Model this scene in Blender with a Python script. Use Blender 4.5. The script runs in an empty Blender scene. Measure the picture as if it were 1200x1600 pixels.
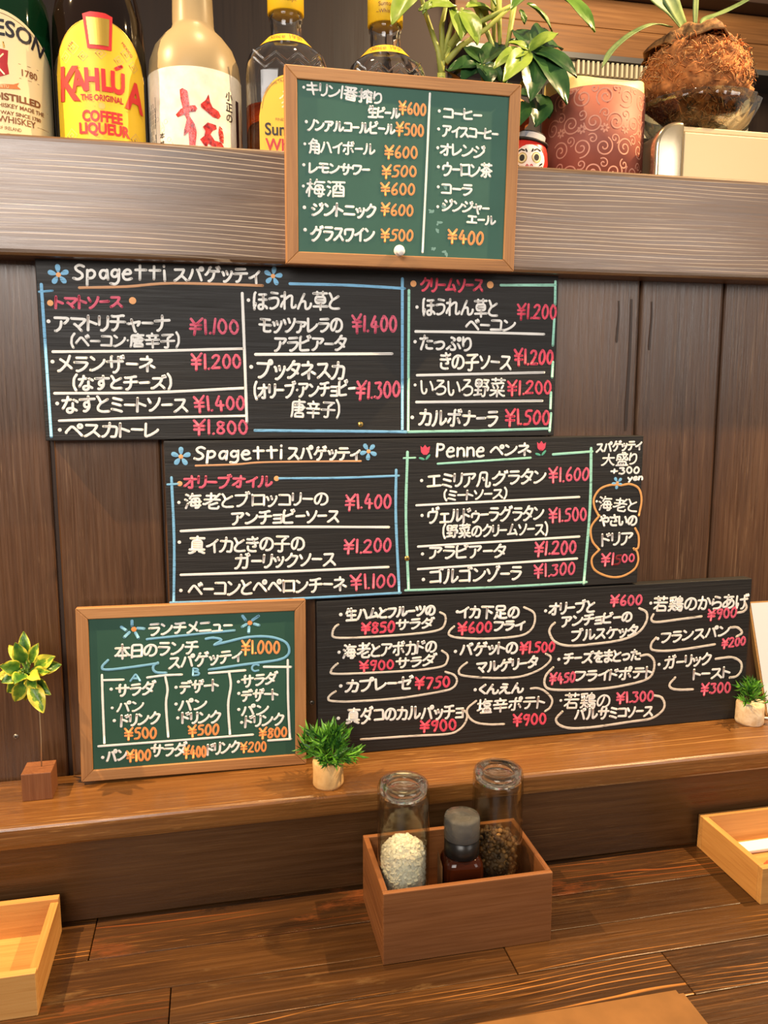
import bpy, bmesh, math, random
from mathutils import Vector, Matrix, noise as mnoise
PI = math.pi
SC = bpy.context.scene
COL = SC.collection
RNG = random.Random(7)

# ---------------------------------------------------------------- camera, light, exposure
cam = bpy.data.cameras.new('camera'); cam_ob = bpy.data.objects.new('camera', cam); COL.objects.link(cam_ob)
cam_ob.location = (0.1456, -0.7683, 0.4561)
cam_ob.rotation_euler = (math.radians(81.887), math.radians(0.0105), math.radians(-11.9535))
cam.sensor_fit = 'VERTICAL'; cam.sensor_height = 36.0; cam.sensor_width = 27.0
cam.lens = 1250.0 / 1600.0 * 36.0
cam.clip_start = 0.02; cam.clip_end = 50
SC.camera = cam_ob
SC.view_settings.view_transform = 'Standard'; SC.view_settings.look = 'None'
SC.view_settings.exposure = 0.0; SC.view_settings.gamma = 1.0; SC.view_settings.use_curve_mapping = False
SC.cycles.use_denoising = True
SC.cycles.max_bounces = 10; SC.cycles.transparent_max_bounces = 12; SC.cycles.transmission_bounces = 10
SC.cycles.caustics_refractive = True; SC.cycles.caustics_reflective = False; SC.cycles.sample_clamp_indirect = 4.0
world = bpy.data.worlds.new('world'); SC.world = world; world.use_nodes = True
world.node_tree.nodes['Background'].inputs[0].default_value = (1.0, 0.86, 0.72, 1)
world.node_tree.nodes['Background'].inputs[1].default_value = 0.22

def area(name, loc, target, size, power, colour, size_y=None, spread=180):
    l = bpy.data.lights.new(name, 'AREA'); l.energy = power; l.color = colour; l.size = size
    l.spread = math.radians(spread)
    if size_y: l.shape = 'RECTANGLE'; l.size_y = size_y
    o = bpy.data.objects.new(name, l); COL.objects.link(o); o.location = loc
    o.rotation_euler = (Vector(target) - Vector(loc)).to_track_quat('-Z', 'Y').to_euler()
    return o
def spot(name, loc, target, power, colour, radius=0.02, angle=80, blend=0.6):
    l = bpy.data.lights.new(name, 'SPOT'); l.energy = power; l.color = colour; l.shadow_soft_size = radius
    l.spot_size = math.radians(angle); l.spot_blend = blend
    o = bpy.data.objects.new(name, l); COL.objects.link(o); o.location = loc
    o.rotation_euler = (Vector(target) - Vector(loc)).to_track_quat('-Z', 'Y').to_euler()
    return o
DAY = (1.0, 0.93, 0.86); WARM = (1.0, 0.68, 0.35)
area('window_daylight', (-0.55, -2.0, 1.25), (0.15, 0.0, 0.68), 1.1, 7.8, DAY, 0.9, 75)
area('window_daylight_side', (1.55, -1.9, 0.95), (0.5, 0.0, 0.60), 0.8, 2.0, DAY, 0.9, 75)
spot('ceiling_spot', (-0.72, -0.20, 1.45), (0.05, -0.09, 0.1), 150, WARM, 0.009, 62)
spot('ceiling_spot', (1.25, -0.20, 1.45), (0.36, -0.09, 0.1), 150, WARM, 0.009, 62)
spot('ceiling_spot', (0.26, -0.062, 1.5), (0.26, -0.13, 0.0), 26, WARM, 0.012, 62)
area('kitchen_lamp', (1.0, 0.55, 1.62), (1.1, 1.3, 1.3), 0.3, 12, (1.0, 0.78, 0.5))

# ---------------------------------------------------------------- materials
def srgb(r, g, b):
    f = lambda c: (c / 255.0) / 12.92 if c / 255.0 <= 0.04045 else ((c / 255.0 + 0.055) / 1.055) ** 2.4
    return (f(r), f(g), f(b), 1.0)
class NT:
    def __init__(self, name):
        self.m = bpy.data.materials.new(name); self.m.use_nodes = True
        self.t = self.m.node_tree; self.b = self.t.nodes['Principled BSDF']
    def n(self, kind, **kw):
        x = self.t.nodes.new(kind)
        for k, v in kw.items():
            if k.startswith('i_'):
                key = k[2:]
                x.inputs[int(key) if key.isdigit() else key.replace('_', ' ')].default_value = v
            else: setattr(x, k, v)
        return x
    def l(self, a, b): self.t.links.new(a, b)
    def ramp(self, src, stops, interp='LINEAR'):
        r = self.n('ShaderNodeValToRGB'); e = r.color_ramp.elements; r.color_ramp.interpolation = interp
        while len(e) < len(stops): e.new(0.5)
        for k, (p, c) in enumerate(stops):
            e[k].position = p; e[k].color = c if len(c) == 4 else (*c, 1)
        self.l(src, r.inputs[0]); return r.outputs[0]
    def mix(self, fac, a, b, mode='MIX'):
        x = self.n('ShaderNodeMix', data_type='RGBA', blend_type=mode)
        for s, v in ((0, fac), (6, a), (7, b)):
            if hasattr(v, 'is_output'): self.l(v, x.inputs[s])
            else: x.inputs[s].default_value = v
        return x.outputs[2]
    def noise(self, vec, scale, detail=4, rough=0.55, dist=0.0):
        x = self.n('ShaderNodeTexNoise'); x.inputs['Scale'].default_value = scale; x.inputs['Detail'].default_value = detail
        x.inputs['Roughness'].default_value = rough; x.inputs['Distortion'].default_value = dist
        if vec is not None: self.l(vec, x.inputs['Vector'])
        return x.outputs['Fac']
    def coords(self, scale=(1, 1, 1), off=(0, 0, 0)):
        tc = self.n('ShaderNodeTexCoord'); mp = self.n('ShaderNodeMapping')
        mp.inputs['Scale'].default_value = scale; mp.inputs['Location'].default_value = off
        self.l(tc.outputs['Object'], mp.inputs['Vector']); return mp.outputs['Vector']
    def bump(self, h, strength=0.3, dist=0.002):
        x = self.n('ShaderNodeBump'); x.inputs['Strength'].default_value = strength; x.inputs['Distance'].default_value = dist
        self.l(h, x.inputs['Height']); self.l(x.outputs[0], self.b.inputs['Normal'])
WHITE4 = (1, 1, 1, 1); BLACK4 = (0, 0, 0, 1)
def plain(name, rgb, rough=0.5, metal=0.0, spec=0.5, trans=0.0, ior=1.45, coat=0.0, sss=0.0):
    q = NT(name); b = q.b
    b.inputs['Base Color'].default_value = srgb(*rgb); b.inputs['Roughness'].default_value = rough
    b.inputs['Metallic'].default_value = metal; b.inputs['Specular IOR Level'].default_value = spec
    b.inputs['Transmission Weight'].default_value = trans; b.inputs['IOR'].default_value = ior
    b.inputs['Coat Weight'].default_value = coat
    if sss: b.inputs['Subsurface Weight'].default_value = sss; b.inputs['Subsurface Radius'].default_value = (0.01, 0.006, 0.003)
    return q.m
def mottled(name, a, b, scale=60, rough=0.6, detail=4, bump=0.0, spec=0.4):
    q = NT(name); v = q.coords(); f = q.noise(v, scale, detail)
    q.l(q.ramp(f, [(0.35, srgb(*a)), (0.65, srgb(*b))]), q.b.inputs['Base Color'])
    q.b.inputs['Roughness'].default_value = rough; q.b.inputs['Specular IOR Level'].default_value = spec
    if bump: q.bump(f, bump, 0.001)
    return q.m
def wood(name, dark, mid, light, axis='x', streak=None, streak_amt=0.5, rough=0.42, scale=1.0, off=(0, 0, 0), bump=0.35, ring=0.45, worn=None, worn_at=0.62, knots=False, line=None, coat=0.0):
    """stained softwood: rings stretched along one axis, fine pores, pale brushed streaks, optional worn patches"""
    q = NT(name)
    def st(k, s):
        sc = [s, s, s]; sc['xyz'.index(axis)] = s * k; return q.coords(tuple(sc), off)
    lo = q.noise(st(0.25, 9 * scale), 1.0, 3, 0.5, 0.4)
    rings = q.noise(st(0.05, 85 * scale), 1.0, 3, 0.55, 0.9)
    fine = q.noise(st(0.03, 420 * scale), 1.0, 4, 0.65)
    pore = q.noise(st(0.022, 620 * scale), 1.0, 3, 0.6)
    mx = q.n('ShaderNodeMix', data_type='FLOAT'); mx.inputs[0].default_value = ring; q.l(fine, mx.inputs[2]); q.l(rings, mx.inputs[3])
    mx2 = q.n('ShaderNodeMix', data_type='FLOAT'); mx2.inputs[0].default_value = 0.45; q.l(mx.outputs[0], mx2.inputs[2]); q.l(lo, mx2.inputs[3])
    c = q.ramp(mx2.outputs[0], [(0.36, srgb(*dark)), (0.5, srgb(*mid)), (0.66, srgb(*light))])
    if streak:
        sf = q.ramp(pore, [(0.60, BLACK4), (0.68, WHITE4)])
        pore2 = q.noise(st(0.05, 1000 * scale), 1.0, 2, 0.5); pf = q.ramp(pore2, [(0.62, BLACK4), (0.74, (0.7,) * 3)]); mxp = q.n('ShaderNodeMath', operation='MAXIMUM'); q.l(sf, mxp.inputs[0]); q.l(pf, mxp.inputs[1]); sf = mxp.outputs[0]
        gate = q.ramp(q.noise(st(0.12, 26 * scale), 1.0, 2), [(0.42, BLACK4), (0.60, (streak_amt,) * 3)])
        mul = q.n('ShaderNodeMath', operation='MULTIPLY'); q.l(sf, mul.inputs[0]); q.l(gate, mul.inputs[1])
        c = q.mix(mul.outputs[0], c, srgb(*streak))
    if line:
        lc, amt, freq, warp, gate_lo = line
        w0 = q.noise(st(0.16, 13 * scale), 1.0, 2, 0.4); w1 = q.noise(st(0.10, 60 * scale), 1.0, 2)
        tc = q.n('ShaderNodeTexCoord'); dp = q.n('ShaderNodeVectorMath', operation='DOT_PRODUCT'); dp.inputs[1].default_value = {'x': (0, 0.83, 1), 'y': (1, 0, 0.9), 'z': (1, 0.8, 0)}[axis]
        q.l(tc.outputs['Object'], dp.inputs[0])
        a = q.n('ShaderNodeMath', operation='MULTIPLY'); q.l(dp.outputs['Value'], a.inputs[0]); a.inputs[1].default_value = freq
        b = q.n('ShaderNodeMath', operation='MULTIPLY_ADD'); q.l(w0, b.inputs[0]); b.inputs[1].default_value = warp; q.l(a.outputs[0], b.inputs[2])
        b2 = q.n('ShaderNodeMath', operation='MULTIPLY_ADD'); q.l(w1, b2.inputs[0]); b2.inputs[1].default_value = 1.2; q.l(b.outputs[0], b2.inputs[2])
        fr = q.n('ShaderNodeMath', operation='FRACT'); q.l(b2.outputs[0], fr.inputs[0])
        tone = q.ramp(fr.outputs[0], [(0.0, (0.86,) * 3), (0.55, (1.0,) * 3), (0.9, (0.80,) * 3), (1.0, (0.86,) * 3)])
        c = q.mix(0.8, c, tone, 'MULTIPLY')
        lf = q.ramp(fr.outputs[0], [(0.80, BLACK4), (0.90, WHITE4), (0.985, WHITE4), (1.0, BLACK4)])
        gt = q.ramp(q.noise(st(0.10, 34 * scale), 1.0, 3, 0.6), [(gate_lo, BLACK4), (gate_lo + 0.14, (amt,) * 3)])
        ml = q.n('ShaderNodeMath', operation='MULTIPLY'); q.l(lf, ml.inputs[0]); q.l(gt, ml.inputs[1])
        c = q.mix(ml.outputs[0], c, srgb(*lc))
    if worn:
        wf = q.ramp(q.noise(st(0.3, 26 * scale), 1.0, 8, 0.7), [(worn_at, BLACK4), (worn_at + 0.1, (0.85,) * 3)])
        c = q.mix(wf, c, srgb(*worn))
    if knots:
        vo = q.n('ShaderNodeTexVoronoi'); vo.inputs['Scale'].default_value = 1.0; vo.inputs['Randomness'].default_value = 1.0
        sc = [7.5, 7.5, 7.5]; sc['xyz'.index(axis)] = 4.2
        q.l(q.coords(tuple(sc), off), vo.inputs['Vector'])
        kf = q.ramp(vo.outputs['Distance'], [(0.05, (0.8,) * 3), (0.10, (0.45,) * 3), (0.16, BLACK4)])
        c = q.mix(kf, c, srgb(*[int(v * 0.42) for v in dark]))
    q.l(c, q.b.inputs['Base Color'])
    rr = q.ramp(fine, [(0.3, (rough - 0.08,) * 3), (0.7, (rough + 0.14,) * 3)]); q.l(rr, q.b.inputs['Roughness'])
    q.b.inputs['Specular IOR Level'].default_value = 0.45
    if coat: q.b.inputs['Coat Weight'].default_value = coat; q.b.inputs['Coat Roughness'].default_value = 0.32
    q.bump(mx.outputs[0], bump, 0.0015)
    return q.m
def ink(name, rgb, gap=None):
    q = NT(name); q.b.inputs['Roughness'].default_value = 0.6
    if gap:
        f = q.noise(q.coords((90, 90, 1500)), 1.0, 3, 0.6)
        q.l(q.ramp(f, [(0.34, srgb(*gap)), (0.42, srgb(*rgb))]), q.b.inputs['Base Color'])
    else: q.b.inputs['Base Color'].default_value = srgb(*rgb)
    return q.m

M = {}
M['wall'] = wood('wall_plank_wood', (66, 42, 25), (90, 60, 37), (112, 79, 51), 'z', (170, 134, 98), 0.4, 0.30, 1.0, knots=True, line=((158, 122, 88), 0.28, 150, 9, 0.5), coat=0.25)
M['ledge'] = wood('ledge_wood', (80, 57, 37), (98, 72, 48), (114, 86, 59), 'x', (190, 166, 134), 0.3, 0.30, 0.7, line=((206, 182, 150), 0.85, 230, 12, 0.44), coat=0.7)
M['shelf'] = wood('shelf_wood', (88, 56, 25), (114, 74, 35), (136, 93, 47), 'x', (206, 156, 92), 0.7, 0.25, 0.8, (3, 1, 2), line=((196, 146, 86), 0.5, 170, 10, 0.5))
M['apron'] = wood('apron_wood', (58, 36, 17), (80, 52, 27), (100, 68, 38), 'x', (150, 112, 70), 0.22, 0.32, 0.8, (1, 5, 0), worn=(160, 112, 58), worn_at=0.68)
for k, (o, w, wa, d) in enumerate([((0, 0, 0), (150, 92, 44), 0.66, 0), ((4, 2, 0), (118, 64, 32), 0.54, 1), ((9, 4, 1), (112, 86, 54), 0.54, 2), ((2, 8, 5), (160, 100, 52), 0.68, 0)]):
    M['counter%d' % k] = wood('counter_plank_wood', (40, 24, 11), (68, 43, 20), (94, 62, 30), 'x', (170, 114, 58), 0.45, 0.28, 0.8, o, bump=0.7, ring=0.6, worn=w, worn_at=wa, line=(((196, 132, 66), 0.75, 190, 9, 0.46), ((170, 92, 40), 0.5, 160, 8, 0.5), ((150, 104, 62), 0.4, 120, 7, 0.55))[d])
M['frame'] = wood('board_frame_wood', (140, 96, 56), (166, 118, 72), (184, 136, 88), 'x', None, 0, 0.5, 1.6, (1, 1, 1), bump=0.15)
M['frame_v'] = wood('board_frame_wood_upright', (138, 94, 55), (164, 116, 71), (182, 134, 87), 'z', None, 0, 0.5, 1.6, (1, 1, 1), bump=0.15)
M['pale'] = wood('pale_tray_wood', (182, 130, 70), (204, 152, 86), (218, 170, 104), 'x', None, 0, 0.5, 1.2, (2, 1, 4), bump=0.12)
M['pale_y'] = wood('pale_tray_wood_side', (178, 122, 62), (200, 144, 78), (214, 162, 96), 'y', None, 0, 0.5, 1.2, (2, 1, 4), bump=0.12)
M['caddy'] = wood('caddy_wood', (100, 60, 30), (124, 78, 42), (144, 95, 54), 'x', None, 0, 0.5, 1.2, (6, 1, 4), bump=0.15)
M['cube'] = wood('cube_wood', (106, 62, 36), (124, 77, 46), (142, 93, 58), 'z', None, 0, 0.5, 2.0, (6, 3, 4), bump=0.12)
M['hood'] = wood('kitchen_panel_wood', (96, 62, 34), (140, 94, 52), (176, 124, 72), 'x', None, 0, 0.5, 0.35, (6, 3, 4), bump=0.1)
M['darkwood'] = wood('dark_kitchen_wood', (40, 28, 21), (52, 37, 28), (62, 46, 35), 'z', None, 0, 0.5, 0.3, bump=0.05)
M['blackboard'] = wood('black_board_wood', (20, 18, 17), (27, 25, 23), (35, 32, 30), 'x', (56, 48, 42), 0.2, 0.55, 1.0, (3, 3, 3), bump=0.7, ring=0.6)
M['gap'] = plain('groove_stained_wood', (58, 40, 28), 0.6)
def chalkboard(name, a, b):
    q = NT(name); f = q.noise(q.coords(), 14, 5, 0.6)
    q.l(q.ramp(f, [(0.3, srgb(*a)), (0.7, srgb(*b))]), q.b.inputs['Base Color'])
    q.b.inputs['Roughness'].default_value = 0.5; q.b.inputs['Specular IOR Level'].default_value = 0.35; return q.m
M['green'] = chalkboard('green_chalkboard', (52, 92, 78), (60, 102, 88))
M['green2'] = chalkboard('green_chalkboard_lunch', (40, 78, 64), (47, 86, 71))
BK = (44, 40, 37)
INK = {'white': ink('white_marker', (240, 238, 232)), 'pink': ink('pink_marker', (222, 92, 118), (120, 60, 68)), 'red': ink('rose_red_marker', (226, 74, 98), (110, 50, 58)),
       'darkred': ink('dark_red_marker', (120, 18, 26)), 'orange': ink('orange_marker', (238, 150, 84)), 'blue': ink('blue_marker', (124, 186, 226), (80, 118, 142)),
       'sky': ink('sky_blue_chalk_marker', (126, 184, 214)), 'mint': ink('mint_marker', (158, 220, 198), (96, 136, 122)), 'tan': ink('tan_marker', (206, 152, 108)),
       'ochre': ink('ochre_marker', (218, 158, 92)), 'cream': ink('cream_marker', (226, 214, 196), (120, 112, 100)), 'salmon': ink('salmon_marker', (240, 172, 110)),
       'teal': ink('teal_marker', (84, 170, 140)), 'smudge': ink('chalk_smudge', (120, 160, 150))}
M['glass'] = plain('clear_glass', (255, 255, 255), 0.0, 0, 0.5, 1.0, 1.45)
def thin_glass(name, tint=(250, 250, 246), refl=0.12):
    q = NT(name); t = q.t; out = t.nodes['Material Output']
    tr = q.n('ShaderNodeBsdfTransparent'); tr.inputs[0].default_value = srgb(*tint); gl = q.n('ShaderNodeBsdfGlossy'); gl.inputs['Roughness'].default_value = 0.03
    fz = q.n('ShaderNodeLayerWeight'); fz.inputs['Blend'].default_value = refl; mx = q.n('ShaderNodeMixShader')
    q.l(fz.outputs['Facing'], mx.inputs[0]); q.l(tr.outputs[0], mx.inputs[1]); q.l(gl.outputs[0], mx.inputs[2]); q.l(mx.outputs[0], out.inputs['Surface']); return q.m
M['thin_glass'] = thin_glass('thin_clear_glass', (244, 244, 238), 0.16)
M['glass_green'] = plain('dark_green_glass', (14, 62, 34), 0.03, 0, 0.6, 0.5, 1.5)
M['glass_brown'] = plain('near_black_brown_glass', (22, 13, 9), 0.04, 0, 0.6, 0.0)
M['frost'] = plain('frosted_glass', (184, 162, 122), 0.34, 0, 0.5, 0.30, 1.3)
M['whisky'] = plain('amber_whisky', (230, 130, 40), 0.0, 0, 0.5, 1.0, 1.36)
M['sauce'] = plain('dark_brown_oil', (64, 26, 10), 0.05, 0, 0.5, 0.35, 1.4)
M['black_plastic'] = plain('black_plastic', (24, 21, 19), 0.3)
M['smoke_plastic'] = plain('smoky_clear_plastic', (150, 148, 142), 0.06, 0, 0.5, 0.75, 1.2)
M['salt'] = plain('salt_crystals', (252, 250, 242), 0.3, 0, 0.5)
M['pepper'] = mottled('peppercorn_brown', (44, 32, 22), (112, 82, 52), 120, 0.6, bump=0.6)
M['cream_label'] = plain('cream_paper_label', (234, 220, 172), 0.55)
M['yellow_label'] = mottled('yellow_paper_label', (226, 184, 34), (232, 194, 46), 30, 0.45)
M['kaku_label'] = plain('golden_yellow_label', (232, 182, 40), 0.45)
M['washi'] = mottled('white_washi_label', (222, 212, 190), (238, 230, 212), 90, 0.7, bump=0.25)
M['navy'] = plain('navy_print', (36, 34, 46), 0.5); M['brownprint'] = plain('brown_print', (128, 78, 44), 0.5)
M['crimson'] = plain('crimson_print', (176, 34, 40), 0.45); M['redprint'] = plain('red_print', (206, 40, 40), 0.45)
M['gold'] = plain('gold_foil', (206, 168, 74), 0.3, 0.7); M['paleprint'] = plain('tan_print', (214, 176, 92), 0.5)
M['foilred'] = mottled('red_foil', (120, 14, 18), (222, 62, 54), 260, 0.25, bump=0.6)
M['blackprint'] = plain('black_print', (30, 26, 24), 0.5); M['maroon'] = plain('maroon_print', (52, 20, 22), 0.5)
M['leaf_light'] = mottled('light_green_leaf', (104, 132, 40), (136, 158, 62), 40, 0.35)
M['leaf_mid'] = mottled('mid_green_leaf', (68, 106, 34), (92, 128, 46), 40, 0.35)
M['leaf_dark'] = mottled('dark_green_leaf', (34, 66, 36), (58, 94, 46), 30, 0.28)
M['stem'] = mottled('yellow_green_stem', (150, 160, 70), (176, 180, 90), 60, 0.5)
M['grass'] = mottled('grass_green_plastic', (58, 118, 30), (110, 168, 54), 90, 0.4)
M['grass_dark'] = mottled('deep_green_plastic', (28, 72, 26), (48, 100, 34), 90, 0.4)
def variegated(name):
    q = NT(name); a = q.n('ShaderNodeAttribute', attribute_name='edge')
    f = q.noise(q.coords(), 160, 4, 0.6); add = q.n('ShaderNodeMath', operation='ADD'); q.l(a.outputs['Fac'], add.inputs[0]); q.l(f, add.inputs[1])
    q.l(q.ramp(add.outputs[0], [(0.55, srgb(50, 98, 34)), (0.95, srgb(118, 154, 44)), (1.3, srgb(214, 204, 70))]), q.b.inputs['Base Color'])
    q.b.inputs['Roughness'].default_value = 0.38; return q.m
M['variegated'] = variegated('variegated_green_yellow_leaf')
M['terracotta'] = mottled('orange_terracotta', (196, 112, 60), (214, 136, 78), 30, 0.6)
M['moss'] = mottled('orange_brown_moss', (120, 70, 36), (206, 132, 70), 110, 0.9, 6, 0.8)
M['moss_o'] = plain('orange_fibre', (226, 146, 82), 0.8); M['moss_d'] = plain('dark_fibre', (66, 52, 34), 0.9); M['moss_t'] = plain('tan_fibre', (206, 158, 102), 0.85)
M['bark'] = mottled('dry_brown_shield_frond', (84, 54, 30), (168, 122, 72), 120, 0.8, 6, 0.8)
M['fern'] = mottled('grey_green_fern_frond', (92, 118, 66), (132, 154, 92), 60, 0.55)
M['birch'] = mottled('birch_bark', (206, 176, 134), (236, 216, 182), 120, 0.8, 6, 0.5)
M['palelog'] = mottled('pale_peeled_log', (204, 160, 100), (224, 184, 124), 110, 0.75, 6, 0.4)
M['candle_wax'] = plain('pale_yellow_wax', (246, 228, 150), 0.5, sss=0.4)
M['wrap'] = mottled('dusky_red_wrap', (146, 78, 62), (160, 90, 74), 20, 0.6)
M['wrap_print'] = plain('pale_rose_scroll', (204, 140, 116), 0.55)
M['champagne'] = plain('champagne_panel', (200, 178, 138), 0.35, 0.25); M['chrome'] = plain('satin_metal', (206, 190, 160), 0.22, 0.9)
M['metal_side'] = plain('beige_metal_side', (150, 130, 98), 0.4, 0.4)
M['ac'] = plain('cream_plastic', (206, 192, 160), 0.5); M['ac_slat'] = plain('brown_grey_slat', (96, 80, 60), 0.6); M['rail'] = plain('grey_metal_rail', (120, 116, 112), 0.4, 0.6)
M['daruma'] = plain('red_lacquer', (206, 48, 38), 0.35); M['face'] = plain('white_face_paint', (246, 232, 222), 0.5); M['grey'] = plain('grey_felt', (150, 150, 158), 0.7)
M['brass'] = plain('brass_screw', (196, 164, 92), 0.35, 0.9); M['steel'] = plain('dull_steel', (150, 140, 128), 0.4, 0.8)
M['wire'] = plain('wire_metal', (190, 176, 150), 0.35, 0.8); M['white_plastic'] = plain('white_plastic', (240, 236, 230), 0.35)
M['cap_yellow'] = plain('yellow_cap', (240, 196, 40), 0.4); M['paper'] = plain('white_paper', (246, 240, 236), 0.7); M['redfoil'] = plain('red_orange_packet', (214, 92, 56), 0.45)
M['mat'] = mottled('tan_mat', (120, 82, 40), (136, 94, 49), 26, 0.55, bump=0.1); M['brownlabel'] = plain('brown_paper_label', (122, 88, 54), 0.6)
M['steelgrey'] = plain('dark_floor', (70, 58, 48), 0.6)

# ---------------------------------------------------------------- geometry helpers
class MB:
    """collects faces, then links them as ONE mesh object"""
    def __init__(s): s.v = []; s.f = []; s.m = []; s.sm = []; s.attr = None
    def add(s, verts, faces, mat=0, smooth=False):
        k = len(s.v); s.v += [tuple(v) for v in verts]
        for f in faces: s.f.append(tuple(i + k for i in f)); s.m.append(mat); s.sm.append(smooth)
    def box(s, x0, x1, y0, y1, z0, z1, mat=0, bev=0.0, seg=2):
        bm = bmesh.new(); bmesh.ops.create_cube(bm, size=1.0)
        for v in bm.verts: v.co = ((x0 + x1) / 2 + v.co.x * (x1 - x0), (y0 + y1) / 2 + v.co.y * (y1 - y0), (z0 + z1) / 2 + v.co.z * (z1 - z0))
        if bev: bmesh.ops.bevel(bm, geom=bm.edges[:], offset=bev, segments=seg, affect='EDGES', profile=0.6)
        s.bm(bm, mat, False)
    def bm(s, bm, mat=0, smooth=False, mtx=None):
        bm.verts.index_update()
        s.add([(mtx @ v.co if mtx else v.co) for v in bm.verts], [[v.index for v in f.verts] for f in bm.faces], mat, smooth); bm.free()
    def lathe(s, prof, c=(0, 0, 0), seg=40, mat=0, smooth=True, xs=1.0, ys=1.0, sup=2.0, rot=0.0):
        vs = []
        for r, z in prof:
            for k in range(seg):
                a = 2 * PI * k / seg; ca, sa = math.cos(a), math.sin(a)
                rr = 1.0 if sup == 2.0 else (abs(ca) ** sup + abs(sa) ** sup) ** (-1.0 / sup)
                x, y = r * rr * ca * xs, r * rr * sa * ys
                vs.append((c[0] + x * math.cos(rot) - y * math.sin(rot), c[1] + x * math.sin(rot) + y * math.cos(rot), c[2] + z))
        fs = [(i * seg + k, i * seg + (k + 1) % seg, (i + 1) * seg + (k + 1) % seg, (i + 1) * seg + k) for i in range(len(prof) - 1) for k in range(seg)]
        if prof[0][0] > 1e-6: fs.append(tuple(range(seg - 1, -1, -1)))
        if prof[-1][0] > 1e-6: fs.append(tuple((len(prof) - 1) * seg + k for k in range(seg)))
        s.add(vs, fs, mat, smooth)
    def tube(s, pts, r, seg=8, mat=0, smooth=True, flat=1.0):
        pts = [Vector(p) for p in pts]; n = len(pts); rs = r if isinstance(r, (list, tuple)) else [r] * n
        vs = []; up = Vector((0.13, 0.31, 0.94))
        for i, p in enumerate(pts):
            d = (pts[min(i + 1, n - 1)] - pts[max(i - 1, 0)]).normalized()
            a = d.cross(up)
            if a.length < 1e-4: a = d.cross(Vector((1, 0, 0)))
            a.normalize(); b = d.cross(a).normalized()
            for k in range(seg):
                t = 2 * PI * k / seg; vs.append(p + a * math.cos(t) * rs[i] + b * math.sin(t) * rs[i] * flat)
        fs = [(i * seg + k, i * seg + (k + 1) % seg, (i + 1) * seg + (k + 1) % seg, (i + 1) * seg + k) for i in range(n - 1) for k in range(seg)]
        fs += [tuple(range(seg - 1, -1, -1)), tuple((n - 1) * seg + k for k in range(seg))]
        s.add(vs, fs, mat, smooth)
    def leaf(s, b, t, w, mat=0, hint=(0, -0.65, 0.75), fold=0.18, droop=0.08, thick=0.0004, nu=9, nv=6, prof=0.8, edge=False):
        b, t = Vector(b), Vector(t); d = t - b; L = d.length; dn = d / L
        side = dn.cross(Vector(hint))
        if side.length < 0.15: side = dn.cross(Vector((0.3, -0.2, 1)))
        side.normalize(); nor = side.cross(dn).normalized()
        if nor.dot(Vector(hint)) < 0: nor = -nor
        k0 = len(s.v)
        for layer in (0, 1):
            vs = []; fs = []
            for i in range(nu + 1):
                u = i / nu; hw = w / 2 * max(0.02, math.sin(PI * min(1, u ** 0.85 * 0.98 + 0.01)) ** prof)
                for j in range(nv + 1):
                    v = -1 + 2 * j / nv
                    p = b + d * u + side * hw * v + nor * (abs(v) * hw * fold * 2 + L * droop * math.sin(PI * u) + 0.0008 * math.sin(9 * u + 5 * v)) - nor * (thick * layer)
                    vs.append(p)
            for i in range(nu):
                for j in range(nv):
                    q = (i * (nv + 1) + j, i * (nv + 1) + j + 1, (i + 1) * (nv + 1) + j + 1, (i + 1) * (nv + 1) + j)
                    fs.append(q if layer == 0 else q[::-1])
            s.add(vs, fs, mat, True)
        if edge:
            if s.attr is None: s.attr = {}
            for idx in range(k0, len(s.v)):
                loc = (idx - k0) % ((nu + 1) * (nv + 1)); i, j = divmod(loc, nv + 1)
                s.attr[idx] = (abs(-1 + 2 * j / nv) ** 2) * 0.6 + edge * 0.7 - 0.15 + 0.25 * (i / nu)
    def blade(s, b, t, w, mat=0, bend=(0, 0, 0)):
        b, t = Vector(b), Vector(t); d = t - b; side = d.cross(Vector((RNG.uniform(-1, 1), RNG.uniform(-1, 1), RNG.uniform(-.4, 1)))).normalized()
        nor = side.cross(d).normalized(); m = b + d * 0.45 + Vector(bend); vs = [b - side * w * 0.3, b + side * w * 0.3, m + side * w * 0.5, m + nor * w * 0.18, m - side * w * 0.5, t]
        s.add(vs, [(0, 1, 3), (1, 2, 3), (0, 3, 4), (3, 2, 5), (4, 3, 5)], mat, True)
    def make(s, name, mats, parent=None, loc=(0, 0, 0)):
        me = bpy.data.meshes.new(name); me.from_pydata(s.v, [], s.f)
        for m in (mats if isinstance(mats, (list, tuple)) else [mats]): me.materials.append(m)
        me.polygons.foreach_set('material_index', s.m); me.polygons.foreach_set('use_smooth', s.sm)
        if s.attr:
            a = me.attributes.new('edge', 'FLOAT', 'POINT')
            for i in range(len(s.v)): a.data[i].value = s.attr.get(i, 0.0)
        me.update()
        o = bpy.data.objects.new(name, me); COL.objects.link(o); o.location = loc
        if parent: o.parent = parent
        return o
def thing(name, label, cat, loc=(0, 0, 0), rot=(0, 0, 0), group=None):
    o = bpy.data.objects.new(name, None); COL.objects.link(o); o.location = loc; o.rotation_euler = rot; o.empty_display_size = 0.02
    o['label'] = label; o['category'] = cat
    if group: o['group'] = group
    return o
def tag(o, label, cat, group=None, kind=None):
    o['label'] = label; o['category'] = cat
    if group: o['group'] = group
    if kind: o['kind'] = kind
    return o
def structure(name, mb, mats, label=None):
    o = mb.make(name, mats); o['kind'] = 'structure'
    if label: o['label'] = label
    return o
def copy_tree(o, parent=None):
    c = o.copy(); COL.objects.link(c); c.parent = parent
    for ch in list(o.children): copy_tree(ch, c)
    return c
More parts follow.
